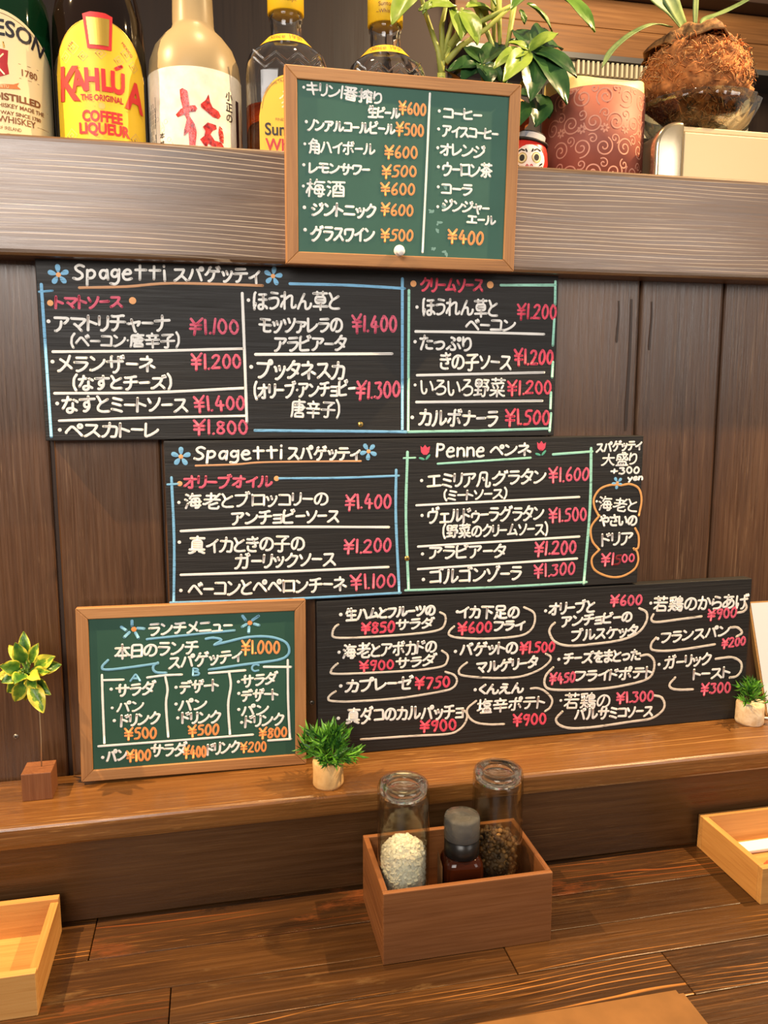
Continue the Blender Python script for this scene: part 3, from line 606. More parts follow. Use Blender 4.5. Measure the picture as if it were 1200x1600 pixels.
'老': '36,17 47,18 74,28 77,28;4,21 11,19 28,28 35,29;35,29 37,33 47,39 49,45;42,79 42,45;86,8 84,0 78,-3 39,-2 36,4 35,29;18,66 68,66 71,62;62,47 63,53 71,59 71,62 75,63 84,75 88,76;90,45 62,47 50,45 9,45',
'若': '42,46 44,57;81,0 29,0;81,0 81,26 31,26;28,23 22,21 10,12;32,61 32,79;67,79 67,61;89,70 10,70;9,46 90,46;29,0 28,24 31,26 32,32 37,39 38,45',
'茶': '9,34 13,34 29,42 49,58 69,44 88,34 91,35;32,17 29,16 16,2 12,0;68,16 84,1;31,61 31,79;68,78 68,61;78,28 21,28;89,70 10,70;50,39 49,-3 39,-5 36,-3',
'草': '78,42 21,42;32,79 32,65;66,65 66,79;89,73 10,73;49,-3 49,28;9,12 90,12;49,28 21,28 21,57 78,56 78,28 49,28',
'菜': '56,21 58,16 70,7 88,-1 94,1;52,38 49,39 46,46 43,47;43,21 41,16 25,5 12,-1 6,0;49,21 49,21;83,58 76,60 26,54 11,55;81,47 73,34;28,34 24,36 18,45;66,67 66,79;32,79 32,66;10,73 89,73;49,-4 49,29;9,23 41,23 43,21 57,23 89,23',
'角': '22,57 23,57;60,57 61,63 65,68 65,73 35,75;52,-2 52,56;23,37 83,37;21,18 83,18;8,52 12,52 21,57 82,57 83,0 78,-4 68,-4 65,-2;38,81 36,79 35,75 31,72 24,63 22,58 22,21 18,6 12,-3',
'足': '50,48 21,48 20,75 81,74 80,48 50,48;50,26 83,26;50,48 50,0;94,0 89,-3 54,-2 37,5 28,16 24,18;10,-3 16,4 21,16 24,18 25,33',
'辛': '47,80 51,67;70,58 65,42;49,-4 49,41;13,19 86,19;16,67 83,67;9,42 89,42;29,59 33,51 33,42',
'酒': '52,54 53,54;8,50 19,45;69,54 68,54;87,0 36,0;11,0 23,23 22,26;87,18 36,18;11,76 13,77 22,71;52,75 52,39 44,30 36,31;69,75 68,36 73,34 87,34;91,75 32,75;36,-5 36,54 87,54 87,0',
'野': '57,-3 58,-4 71,-3 71,42;74,56 75,54 80,50 81,42;74,56 62,61;74,56 83,66 86,74;86,74 57,75;10,24 46,24;10,58 47,58;86,25 89,35 89,42 56,42;28,3 28,75;28,75 10,75 10,42 46,41 47,74 28,75;7,0 49,6',
'鶏': '62,12 62,2;92,36 55,36;83,10 80,16;10,63 13,52;23,67 26,55;39,52 44,66 48,68;68,72 68,81;42,78 8,74;26,23 25,23;86,59 55,59;73,5 70,15;48,-1 52,14;38,3 29,13 24,15;42,38 11,38;44,23 8,23;55,48 85,48 86,70 68,72 55,71 55,25 91,24 90,8 87,-3 84,-5 76,-5 74,-3;6,-3 10,-3 14,0 25,16 26,45',
'小': '22,56 23,53 18,37 9,19;76,54 86,34 91,18 94,17;28,-1 34,-5 45,-4 49,-1 50,77',
'正': '22,47 22,0;52,38 83,38;13,72 87,72;52,0 52,72;90,0 9,0',
'格': '68,44 67,44;84,0 49,0;41,54 49,61 52,62;6,13 7,18 17,39 22,42;23,58 23,58;84,25 49,25;86,30 91,29 96,31;86,30 67,44 52,62;8,58 36,58 41,54;49,29 49,-5;23,-4 23,42 22,42 23,79;84,0 84,25 86,30;23,45 29,44 32,40 36,35 36,28 49,29 50,32 68,44 81,64 81,69 57,70;52,62 54,68 57,70 60,80 64,81',
}
def strokes_of(ch):
    s = HAND.get(ch) or GLYPHS[ch]
    return [[tuple(float(q) for q in p.split(',')) for p in st.split()] for st in s.split(';')]
NARROW = {'ー': 0.72, 'リ': 0.95, '丨': 0.6, 'ッ': 0.9, 'い': 1.0}
def layout(s, x0, z0, x1, z1, h, jit=1.0):
    """pen strokes (mm on the board) of one handwritten line fitted between two points"""
    items = []; cur = 0.0
    for ch in s:
        st = strokes_of(ch); xs = [p[0] for q in st for p in q]; lo, hi = min(xs), max(xs); wd = max(hi - lo, 6) * NARROW.get(ch, 1.0)
        items.append((ch, st, lo, hi, cur, wd)); cur += wd + (15 if ch not in '.・1' else 13)
    total = cur - 13; L = math.hypot(x1 - x0, z1 - z0); sx = (x1 - x0) / total; sy = h / 82.0; slope = (z1 - z0) / (x1 - x0); out = []
    for ch, st, lo, hi, c, wd in items:
        r = RNG.uniform(-0.05, 0.05) * jit; k = 1 + RNG.uniform(-0.06, 0.06) * jit; dz = RNG.uniform(-2.5, 2.5) * jit; sk = RNG.uniform(-0.02, 0.10) * jit
        mid = (lo + hi) / 2; kx = wd / max(hi - lo, 6)
        for q in st:
            P = smooth_line(q, 7.0)
            R = []
            for p in P:
                dx, dy = (p.x - mid) * kx, (p.y - 38) * k; dx += dy * sk
                dx, dy = dx - dy * r, dy + dx * r
                X = (c + wd / 2 + dx) * sx; R.append(Vector((x0 + X, z0 + slope * X + (dy + dz) * sy)))
            out.append(R)
    return out
WRITING = {
'top': [
  ('white', 'キリン丨番搾り', -86.1, 144.9, -21.7, 140.4, 10.1, -89.2, 144.6),
  ('white', '生ビール', -32.9, 129.3, -5.5, 129.8, 8.5),
  ('orange', '¥600', -5.5, 134.7, 18.1, 133.7, 10.4),
  ('white', 'ノンアルコールビール', -85.7, 115.1, -9.6, 116.5, 9.4, -87.2, 117.5),
  ('orange', '¥500', -8.1, 116.8, 16.4, 116.7, 10.5),
  ('white', '角ハイボール', -84.9, 98.4, -27.3, 98.9, 10.4, -88.6, 99.6),
  ('orange', '¥600', -17.8, 97.4, 11.1, 98.2, 10.6),
  ('white', 'レモンサワー', -84.6, 80.9, -31.9, 81.6, 9.1, -89.6, 82.7),
  ('orange', '¥500', -20.1, 80.9, 10.5, 82.6, 10.3),
  ('white', '梅酒', -86.9, 64.6, -53.6, 64.6, 12.7, -90.1, 65.3),
  ('orange', '¥600', -20.9, 66.8, 9.4, 67.3, 10.3),
  ('white', 'ジントニック', -82.4, 46.7, -26.0, 47.6, 11.1, -89.3, 47.8),
  ('orange', '¥600', -20.7, 49.7, 8.2, 49.2, 10.8),
  ('white', 'グラスワイン', -83.4, 26.4, -27.2, 27.4, 12.2, -88.8, 29.2),
  ('orange', '¥500', -20.4, 27.3, 8.6, 28.5, 10.9),
  ('white', 'コーヒー', 35.0, 133.2, 69.5, 133.3, 9.6, 30.5, 134.2),
  ('white', 'アイスコーヒー', 34.4, 118.6, 85.8, 118.4, 9.7, 30.3, 119.4),
  ('white', 'オレンジ', 32.9, 103.1, 73.7, 102.9, 10.7, 29.9, 103.8),
  ('white', 'ウーロン茶', 35.3, 86.3, 81.0, 87.5, 11.7, 30.9, 87.9),
  ('white', 'コーラ', 34.8, 70.1, 62.8, 69.8, 10.5, 31.2, 71.0),
  ('white', 'ジンジャー', 36.2, 55.7, 79.6, 55.0, 10.6, 31.2, 54.1),
  ('white', 'エール', 59.6, 44.9, 86.2, 44.8, 7.8),
  ('orange', '¥400', 41.9, 28.8, 75.1, 28.3, 12.2),
],
'b1': [
  ('white', 'Spagetti', -208.9, 144.8, -132.1, 147.1, 13.3),
  ('white', 'スパゲッティ', -124.5, 146.0, -49.8, 147.9, 13.2),
  ('pink', 'トマトソース', -224.9, 119.5, -170.2, 121.4, 11.0),
  ('white', 'アマトリチャーナ', -226.8, 101.5, -130.2, 104.2, 14.5, -231.8, 103.3),
  ('pink', '¥1.100', -112.5, 100.6, -69.9, 101.4, 13.8),
  ('white', '(ベーコン・唐辛子)', -213.8, 86.8, -122.6, 88.7, 11.3),
  ('white', 'メランザーネ', -225.9, 67.6, -144.2, 67.3, 14.6, -230.4, 68.9),
  ('pink', '¥1.200', -112.1, 69.4, -68.7, 70.4, 14.0),
  ('white', '(なすとチーズ)', -213.8, 50.7, -130.8, 51.6, 12.2),
  ('white', 'なすとミートソース', -224.1, 32.1, -117.3, 31.5, 14.3, -228.5, 32.7),
  ('pink', '¥1.400', -110.8, 31.9, -66.2, 32.3, 13.8),
  ('white', 'ペスカトーレ', -222.5, 9.5, -143.7, 9.3, 13.6, -227.6, 9.6),
  ('pink', '¥1.800', -112.1, 10.6, -64.1, 10.3, 13.5),
  ('white', 'ほうれん草と', -55.4, 124.7, 23.0, 126.6, 16.4, -60.3, 125.3),
  ('white', 'モッツァレラの', -50.8, 103.9, 25.4, 104.8, 14.0),
  ('pink', '¥1.400', 35.4, 105.9, 77.3, 106.7, 15.8),
  ('white', 'アラビアータ', -37.1, 86.7, 28.7, 88.1, 13.6),
  ('white', 'プッタネスカ', -53.5, 63.5, 27.2, 63.3, 16.7, -59.2, 65.7),
  ('white', '(オリーブ・アンチョビー', -56.5, 43.8, 37.7, 46.6, 13.8),
  ('pink', '¥1.300', 39.0, 44.5, 80.7, 45.3, 16.6),
  ('white', '唐辛子)', -22.8, 27.2, 22.2, 27.1, 14.9),
  ('red', 'クリームソース', 101.2, 143.8, 162.4, 144.7, 12.8),
  ('white', 'ほうれん草と', 103.2, 123.4, 177.5, 123.2, 15.6, 97.2, 122.7),
  ('white', 'ベーコン', 146.3, 107.5, 195.7, 107.8, 12.1),
  ('red', '¥1.200', 198.3, 121.1, 238.4, 121.1, 14.8),
  ('white', 'たっぷり', 100.7, 89.8, 151.3, 89.7, 14.1, 95.5, 90.5),
  ('white', 'きの子ソース', 120.9, 72.6, 192.8, 72.4, 14.8),
  ('red', '¥1.200', 196.5, 77.0, 236.3, 77.4, 15.0),
  ('white', 'いろいろ野菜', 101.8, 48.0, 187.1, 47.4, 16.5, 95.7, 49.8),
  ('red', '¥1.200', 190.0, 46.9, 235.2, 47.8, 14.1),
  ('white', 'カルボナーラ', 100.6, 18.9, 179.7, 17.7, 16.1, 93.1, 18.9),
  ('red', '¥1.500', 188.3, 18.4, 234.6, 17.4, 15.4),
],
'b2': [
  ('white', 'Spagetti', -211.9, 143.3, -132.1, 143.4, 12.9),
  ('white', 'スパゲッティ', -126.2, 142.9, -58.5, 141.1, 12.8),
  ('pink', 'オリーブオイル', -222.2, 117.1, -142.4, 116.4, 11.7),
  ('white', '海老とブロッコリーの', -222.0, 99.5, -89.6, 99.1, 13.6, -227.8, 98.6),
  ('pink', '¥1.400', -72.3, 94.3, -27.7, 94.2, 14.4),
  ('white', 'アンチョビーソース', -179.8, 82.5, -78.9, 81.9, 12.9),
  ('white', '真イカときの子の', -219.7, 58.0, -112.9, 56.5, 15.1, -228.7, 61.5),
  ('white', 'ガーリックソース', -178.2, 40.7, -82.8, 39.9, 14.0),
  ('pink', '¥1.200', -73.9, 50.6, -27.7, 51.0, 14.6),
  ('white', 'ベーコンとペペロンチーネ', -221.5, 16.3, -72.4, 14.6, 14.9, -228.9, 15.6),
  ('pink', '¥1.100', -67.5, 14.8, -23.1, 15.3, 14.9),
  ('white', 'Penne', 18.5, 143.0, 67.2, 143.0, 13.6),
  ('white', 'ペンネ', 73.7, 143.0, 115.5, 143.1, 13.0),
  ('white', 'エミリア凡グラタン', 9.0, 113.1, 132.3, 115.7, 14.8, 2.9, 113.9),
  ('pink', '¥1.600', 136.2, 116.1, 179.5, 116.8, 14.7),
  ('white', '(ミートソース)', 26.3, 98.3, 91.1, 99.4, 10.3),
  ('white', 'ヴェルドゥーラグラタン', 10.0, 78.7, 131.0, 77.8, 14.9, 3.6, 79.4),
  ('pink', '¥1.500', 137.5, 74.8, 178.1, 75.4, 14.8),
  ('white', '(野菜のクリームソース)', 25.5, 62.5, 135.9, 61.7, 12.4),
  ('white', 'アラビアータ', 11.9, 41.6, 91.2, 40.7, 13.3, 4.3, 40.8),
  ('pink', '¥1.200', 123.1, 41.0, 167.9, 41.1, 15.0),
  ('white', 'ゴルゴンゾーラ', 12.8, 17.7, 108.5, 16.7, 15.2, 5.4, 14.9),
  ('pink', '¥1.300', 123.0, 17.7, 167.5, 18.7, 14.2),
  ('white', 'スパゲッティ', 187.1, 143.7, 237.0, 146.1, 9.7),
  ('white', '大盛り', 193.8, 131.5, 232.1, 131.6, 12.0),
  ('white', '+300', 204.2, 119.3, 235.8, 119.9, 7.8),
  ('white', 'yen', 223.5, 111.5, 240.0, 112.1, 5.2),
  ('white', '海老と', 192.4, 86.0, 235.0, 82.4, 14.0, 189.3, 88.4),
  ('white', 'やさいの', 193.9, 68.4, 235.3, 67.1, 11.8),
  ('white', 'ドリア', 197.2, 48.3, 231.6, 48.2, 13.8),
  ('pink', '¥1', 197.4, 26.2, 210.6, 26.4, 13.2),
  ('darkred', '5', 212.6, 25.6, 219.3, 25.8, 11.9),
  ('pink', '00', 220.8, 26.7, 234.6, 27.0, 9.1),
],
'b3': [
  ('white', '生ハムとフルーツの', -210.0, 144.6, -120.2, 144.5, 11.3, -215.7, 145.0),
  ('red', '¥850', -194.7, 129.1, -161.7, 129.1, 11.8),
  ('white', 'サラダ', -159.7, 130.9, -120.7, 131.6, 10.7),
  ('white', '海老とアボカドの', -213.1, 106.8, -118.4, 106.4, 13.9, -217.7, 106.9),
  ('red', '¥900', -196.8, 90.9, -162.6, 90.4, 10.7),
  ('white', 'サラダ', -159.6, 91.2, -118.3, 92.9, 10.9),
  ('white', 'カプレーゼ', -210.5, 71.6, -142.7, 70.4, 13.2, -216.3, 72.1),
  ('red', '¥750', -139.7, 68.6, -103.9, 67.9, 12.7),
  ('white', '真ダコのカルパッチョ', -210.1, 40.4, -89.0, 35.4, 15.5, -219.0, 38.7),
  ('red', '¥900', -134.3, 22.2, -96.5, 20.9, 12.9),
  ('white', 'イカ下足の', -94.4, 141.0, -30.5, 137.4, 12.9, -96.6, 141.1),
  ('red', '¥600', -95.2, 123.0, -59.9, 122.9, 12.5),
  ('white', 'フライ', -56.9, 123.7, -24.1, 122.8, 11.1),
  ('white', 'バゲットの', -92.4, 101.3, -31.3, 99.2, 13.1, -98.1, 99.6),
  ('red', '¥1.500', -28.1, 98.4, 9.9, 96.9, 12.5),
  ('white', 'マルゲリータ', -74.7, 80.7, -8.8, 82.3, 12.4),
  ('white', 'くんえん', -71.2, 57.2, -23.8, 55.6, 11.3, -76.3, 57.2),
  ('white', '塩辛ポテト', -72.9, 38.6, 0.6, 38.2, 13.6),
  ('red', '¥900', -33.6, 20.6, 2.6, 19.3, 12.7),
  ('white', 'オリーブと', 3.2, 138.1, 53.7, 138.5, 13.0, -1.2, 136.6),
  ('pink', '¥600', 72.0, 143.0, 107.9, 142.2, 12.0),
  ('white', 'アンチョビーの', 17.7, 124.2, 96.9, 125.1, 11.9),
  ('white', 'ブルスケッタ', 28.9, 108.2, 104.1, 109.1, 12.5),
  ('white', 'チーズをまとった', 21.3, 83.4, 108.9, 82.3, 12.5, 15.2, 83.4),
  ('pink', '¥450', 6.0, 62.4, 34.2, 62.5, 12.0),
  ('white', 'フライドポテト', 34.7, 63.6, 124.9, 61.4, 12.6),
  ('white', '若鶏の', 23.6, 36.9, 75.6, 33.3, 15.8, 19.0, 37.9),
  ('pink', '¥1.300', 83.8, 35.0, 127.0, 34.5, 12.8),
  ('white', 'バルサミコソース', 36.2, 20.7, 127.1, 17.6, 12.9),
  ('white', '若鶏のからあげ', 122.8, 136.9, 236.8, 134.2, 15.4, 118.5, 138.3),
  ('pink', '¥900', 187.9, 121.0, 222.6, 122.4, 12.3),
  ('white', 'フランスパン', 133.2, 99.4, 214.7, 102.3, 13.2, 128.9, 98.5),
  ('pink', '¥200', 207.4, 87.8, 235.8, 88.9, 11.1),
  ('white', 'ガーリック', 138.4, 70.7, 194.3, 71.4, 13.8, 131.9, 69.6),
  ('white', 'トースト', 174.7, 55.5, 219.0, 54.5, 13.0),
  ('pink', '¥300', 185.0, 37.3, 220.9, 36.8, 12.7),
],
'lunch': [
  ('white', 'ランチメニュー', -40.4, 141.3, 34.8, 141.8, 11.8),
  ('white', '本日のランチ', -71.1, 121.7, 3.0, 122.2, 13.3),
  ('white', 'スパゲッティ', -23.0, 107.9, 43.1, 112.4, 12.3),
  ('orange', '¥1.000', 43.8, 119.3, 79.4, 117.8, 13.8),
  ('sky', 'A', -58.2, 96.3, -49.1, 95.8, 8.1),
  ('sky', 'B', -1.9, 98.1, 4.0, 97.7, 8.2),
  ('sky', 'C', 53.0, 99.0, 59.6, 98.6, 7.5),
  ('white', 'サラダ', -71.2, 84.4, -36.4, 85.6, 11.8, -75.8, 86.3),
  ('white', 'パン', -70.7, 68.7, -47.5, 69.1, 10.6, -75.4, 68.4),
  ('white', 'ドリンク', -67.6, 55.6, -33.2, 56.2, 11.9, -73.9, 56.1),
  ('orange', '¥500', -64.8, 42.1, -36.7, 41.6, 11.6),
  ('white', 'デザート', -13.9, 83.8, 20.9, 84.7, 11.4, -17.7, 84.4),
  ('white', 'パン', -15.2, 66.3, 9.7, 66.3, 11.4, -18.1, 68.2),
  ('white', 'ドリンク', -12.5, 54.3, 22.4, 53.2, 12.1, -16.8, 54.6),
  ('orange', '¥500', -6.9, 40.8, 20.8, 40.8, 11.3),
  ('white', 'サラダ', 43.4, 86.0, 76.8, 88.1, 11.3, 40.0, 86.2),
  ('white', 'デザート', 43.2, 72.2, 77.0, 72.0, 11.0, 40.2, 74.7),
  ('white', 'パン', 43.0, 57.0, 67.9, 58.0, 11.0, 40.0, 58.9),
  ('white', 'ドリンク', 46.3, 46.2, 82.6, 46.8, 12.3, 42.5, 45.9),
  ('orange', '¥800', 59.5, 33.2, 85.6, 33.1, 11.1),
  ('white', 'パン', -81.4, 22.4, -64.0, 22.4, 12.0, -85.2, 21.5),
  ('orange', '¥100', -63.5, 20.3, -42.4, 20.6, 11.6),
  ('white', 'サラダ', -41.3, 24.7, -9.2, 24.2, 12.1),
  ('orange', '¥400', -11.8, 20.8, 8.5, 19.6, 11.8),
  ('white', 'ドリンク', 10.3, 21.6, 39.9, 22.4, 11.9),
  ('orange', '¥200', 41.5, 20.7, 65.5, 19.7, 10.6),
],
}
MARKS = {
'top': [
  ('divider_line', 'white', 1.93, [(21.6, 147.8), (20.0, 85.4), (17.9, 14.1)]),
],
'b1': [
  ('underline', 'tan', 2.23, [(-205.0, 132.3), (-165.8, 134.3), (-125.7, 138.3), (-47.3, 138.5)]),
  ('border_line', 'blue', 2.55, [(-235.9, 134.2), (-235.0, 3.7)]),
  ('border_line', 'blue', 1.78, [(-238.0, 128.0), (-227.1, 129.2)]),
  ('divider_line', 'white', 2.41, [(-229.6, 77.4), (-147.2, 79.1), (-66.4, 82.1)]),
  ('divider_line', 'white', 2.59, [(-65.7, 131.2), (-64.9, 74.5), (-64.3, 15.4)]),
  ('divider_line', 'white', 2.41, [(-230.1, 41.5), (-148.7, 42.4), (-66.2, 46.5)]),
  ('divider_line', 'white', 2.23, [(-227.7, 17.6), (-161.2, 19.6), (-64.8, 21.2)]),
  ('divider_line', 'white', 2.56, [(-55.0, 77.0), (73.1, 79.1)]),
  ('border_line', 'blue', 2.56, [(-22.5, 140.8), (30.9, 141.0), (85.0, 139.5)]),
  ('border_line', 'blue', 2.64, [(82.9, 148.3), (83.3, 7.0)]),
  ('border_line', 'blue', 2.56, [(-57.3, 7.7), (16.7, 6.5), (87.4, 5.1)]),
  ('border_line', 'mint', 2.54, [(180.4, 145.2), (237.0, 146.8)]),
  ('border_line', 'mint', 2.61, [(236.6, 150.2), (237.0, 128.3)]),
  ('border_line', 'mint', 2.61, [(236.6, 114.4), (235.9, 89.0)]),
  ('border_line', 'mint', 2.65, [(236.4, 72.8), (236.0, 57.9)]),
  ('border_line', 'mint', 2.65, [(235.3, 42.9), (235.2, 26.5)]),
  ('border_line', 'mint', 2.65, [(236.0, 22.3), (235.0, 4.4)]),
  ('border_line', 'mint', 2.42, [(89.3, 137.8), (89.1, 5.7)]),
  ('border_line', 'mint', 2.5, [(89.6, 5.1), (168.4, 5.8), (235.5, 7.2)]),
  ('divider_line', 'white', 2.46, [(96.0, 100.1), (152.6, 100.3), (226.3, 99.6)]),
  ('divider_line', 'white', 2.46, [(97.6, 59.0), (227.4, 62.5)]),
  ('divider_line', 'white', 2.5, [(97.2, 33.5), (226.4, 34.7)]),
],
'b2': [
  ('underline', 'tan', 1.8, [(-211.6, 132.2), (-174.7, 132.8), (-145.8, 134.4), (-57.4, 134.0)]),
  ('border_line', 'blue', 2.39, [(-233.6, 121.9), (-233.3, 63.2), (-235.8, 4.8)]),
  ('border_line', 'blue', 1.8, [(-237.4, 115.4), (-225.8, 116.0)]),
  ('border_line', 'blue', 2.1, [(-135.7, 119.0), (-78.2, 118.3), (-19.9, 119.2)]),
  ('border_line', 'blue', 2.65, [(-22.6, 124.7), (-22.8, 77.5), (-19.2, 2.2)]),
  ('border_line', 'blue', 2.19, [(-238.8, 4.5), (-129.3, 2.3), (-17.8, 2.6)]),
  ('divider_line', 'white', 2.39, [(-226.9, 71.8), (-149.2, 72.9), (-29.9, 68.9)]),
  ('divider_line', 'white', 2.44, [(-228.4, 30.5), (-128.8, 29.2), (-30.3, 29.2)]),
  ('underline', 'mint', 2.05, [(19.1, 130.1), (115.7, 134.5)]),
  ('border_line', 'mint', 2.69, [(-11.4, 141.9), (-12.7, 77.2), (-9.7, 5.1)]),
  ('border_line', 'mint', 1.79, [(-15.2, 136.1), (-3.5, 136.4)]),
  ('border_line', 'mint', 2.42, [(139.6, 137.5), (182.3, 139.9)]),
  ('border_line', 'mint', 2.98, [(180.9, 143.1), (182.0, 82.8), (178.1, 2.3)]),
  ('border_line', 'mint', 2.28, [(-13.1, 4.8), (81.7, 3.3), (181.3, 3.8)]),
  ('divider_line', 'white', 2.28, [(-2.2, 89.6), (169.7, 93.5)]),
  ('divider_line', 'white', 2.28, [(-0.3, 48.4), (171.2, 52.3)]),
  ('divider_line', 'white', 2.31, [(-0.2, 25.6), (169.6, 29.3)]),
  ('cloud_outline', 'ochre', 2.3, [(216.2, 104.5), (203.6, 105.0), (192.5, 101.1), (186.2, 91.9), (187.0, 82.6), (191.9, 73.6)]),
  ('cloud_outline', 'ochre', 2.3, [(216.2, 104.5), (226.3, 105.4), (236.2, 100.5), (239.9, 88.2), (237.6, 72.2)]),
  ('cloud_outline', 'ochre', 2.27, [(192.9, 73.6), (184.1, 61.7), (185.9, 47.5), (193.9, 37.8)]),
  ('cloud_outline', 'ochre', 2.33, [(234.1, 58.8), (238.4, 50.3), (238.5, 38.4), (234.2, 36.2)]),
  ('cloud_outline', 'ochre', 2.27, [(194.4, 37.7), (186.2, 28.6), (189.7, 16.6), (205.2, 8.7), (220.6, 7.9), (234.5, 14.5), (239.2, 24.0), (237.4, 33.6), (233.4, 37.4)]),
],
'b3': [
  ('bracket_line', 'cream', 2.21, [(-114.8, 141.6), (-109.5, 137.9), (-109.4, 129.9), (-116.0, 123.3), (-140.9, 120.9), (-191.9, 120.5), (-220.6, 122.0), (-224.0, 127.0), (-221.5, 132.7), (-218.2, 135.0)]),
  ('bracket_line', 'cream', 2.21, [(-112.3, 101.4), (-106.6, 96.6), (-106.6, 90.5), (-112.6, 84.8), (-140.7, 82.8), (-192.0, 83.6), (-222.9, 85.2), (-225.7, 88.6), (-222.8, 92.7), (-219.3, 95.4)]),
  ('bracket_line', 'cream', 2.24, [(-108.5, 78.8), (-99.2, 74.7), (-96.1, 68.3), (-100.1, 61.5), (-112.3, 58.3), (-156.6, 54.7), (-201.9, 55.0), (-225.1, 57.2), (-228.9, 60.5), (-225.9, 64.3), (-221.5, 66.9)]),
  ('bracket_line', 'cream', 2.28, [(-91.6, 38.1), (-84.9, 32.4), (-86.2, 23.1), (-93.3, 15.4), (-105.7, 11.9), (-142.4, 13.2), (-196.2, 14.4)]),
  ('bracket_line', 'cream', 2.31, [(-25.0, 141.8), (-14.3, 135.5), (-13.0, 125.2), (-18.0, 116.3), (-30.5, 111.5), (-61.8, 110.8), (-92.6, 113.4), (-104.4, 117.0), (-104.5, 121.6), (-99.9, 125.9)]),
  ('bracket_line', 'cream', 2.28, [(-85.7, 87.0), (-92.2, 82.3), (-94.2, 77.4), (-89.0, 73.3), (-61.0, 68.8), (-29.4, 67.5), (-6.9, 73.3), (4.3, 81.3), (5.9, 86.8), (0.5, 90.3)]),
  ('bracket_line', 'cream', 2.34, [(-15.2, 53.8), (-7.7, 53.6), (1.0, 49.4), (9.0, 39.9), (7.0, 31.3), (1.4, 27.5)]),
  ('bracket_line', 'cream', 2.28, [(-75.1, 45.1), (-84.3, 37.5), (-83.2, 29.1), (-74.7, 21.7), (-60.0, 18.3), (-44.1, 17.3)]),
  ('bracket_line', 'cream', 2.61, [(105.2, 133.5), (113.8, 128.6), (114.3, 118.5), (105.4, 106.8), (86.8, 100.1), (56.5, 97.6), (26.6, 97.4), (10.4, 102.8), (3.8, 113.1), (5.4, 119.5), (9.3, 123.2)]),
  ('bracket_line', 'cream', 2.65, [(109.5, 80.7), (118.6, 81.2), (125.7, 73.9), (125.5, 62.5), (119.9, 54.9), (103.3, 50.5), (70.3, 47.4), (35.2, 48.5), (7.5, 51.1), (0.1, 57.3), (1.4, 67.1), (9.1, 75.0)]),
  ('bracket_line', 'cream', 2.68, [(128.2, 34.8), (136.8, 31.8), (141.0, 23.4), (137.7, 15.6), (124.7, 8.6), (100.6, 7.2), (60.2, 5.0), (32.1, 5.9), (18.0, 11.0), (14.3, 18.1), (21.0, 25.4)]),
  ('bracket_line', 'cream', 2.65, [(122.2, 125.8), (120.1, 120.4), (126.3, 117.1), (152.7, 118.5), (179.9, 120.3)]),
  ('bracket_line', 'cream', 2.79, [(231.8, 133.3), (234.7, 127.4), (231.3, 123.0), (223.9, 121.9)]),
  ('bracket_line', 'cream', 2.79, [(216.2, 105.6), (225.0, 105.1), (231.0, 98.9), (224.5, 94.7)]),
  ('bracket_line', 'cream', 2.65, [(126.7, 99.8), (121.5, 93.4), (123.1, 86.5), (140.1, 84.2), (164.4, 84.9), (198.2, 87.7)]),
  ('bracket_line', 'cream', 2.75, [(200.3, 71.0), (219.8, 71.5), (231.6, 65.3), (233.0, 55.8), (227.7, 49.2), (219.4, 48.2)]),
  ('bracket_line', 'cream', 2.72, [(152.0, 53.2), (145.8, 46.1), (148.5, 41.3), (158.5, 38.9), (174.5, 38.1)]),
],
'lunch': [
  ('underline', 'sky', 2.09, [(-42.9, 131.9), (-31.1, 132.7), (37.1, 136.5)]),
  ('speech_bubble', 'sky', 2.36, [(10.4, 129.6), (17.3, 130.3), (24.7, 127.9), (18.1, 123.5)]),
  ('speech_bubble', 'sky', 2.36, [(18.1, 123.5), (29.0, 125.6), (48.9, 129.3), (69.0, 128.8), (83.2, 123.9), (88.2, 117.3), (87.1, 110.0), (76.9, 105.4), (46.6, 102.9), (12.8, 99.7)]),
  ('speech_bubble', 'sky', 2.24, [(-77.8, 114.0), (-83.0, 108.3), (-80.0, 105.1), (-60.2, 106.0), (-33.6, 108.5)]),
  ('speech_bubble', 'sky', 2.32, [(-33.6, 109.1), (-37.4, 106.7), (-37.9, 102.7), (-34.7, 99.8), (-26.5, 98.9)]),
  ('table_line', 'white', 2.05, [(-83.6, 95.3), (-64.7, 94.7)]),
  ('table_line', 'white', 2.09, [(-43.4, 95.4), (-28.1, 96.6), (-12.2, 96.4)]),
  ('table_line', 'white', 2.16, [(12.8, 96.2), (46.5, 97.1)]),
  ('table_line', 'white', 2.2, [(64.3, 99.4), (90.1, 97.9)]),
  ('table_line', 'white', 2.05, [(-83.5, 100.3), (-83.6, 76.1), (-83.3, 34.9)]),
  ('table_line', 'white', 2.13, [(-27.2, 94.9), (-25.5, 82.5), (-27.2, 68.2), (-25.9, 36.6)]),
  ('table_line', 'white', 2.2, [(31.5, 95.5), (32.8, 82.9), (30.1, 64.2), (31.3, 34.7)]),
  ('table_line', 'white', 2.24, [(87.1, 104.8), (87.2, 64.6), (88.6, 26.0)]),
  ('table_line', 'white', 2.09, [(-88.7, 32.6), (-23.7, 32.7), (53.0, 33.0)]),
  ('table_line', 'white', 2.27, [(67.6, 25.9), (89.6, 25.9)]),
],
}
FLOWERS = [('b1', -221.5, 142.7, 8.8), ('b1', -37.7, 147.1, 8.5), ('b2', -224.5, 140.8, 8.9), ('b2', -49.8, 143.1, 8.4), ('b2', 211.6, 107.1, 6.5)]
DOTS = [('b1', -229.5, 118.8, 2.6), ('b1', -161.1, 122.4, 3.1), ('b1', 93.6, 144.1, 3.0), ('b1', 169.7, 145.2, 3.4), ('b2', -226.4, 116.0, 2.4), ('b2', -138.0, 118.9, 2.5)]
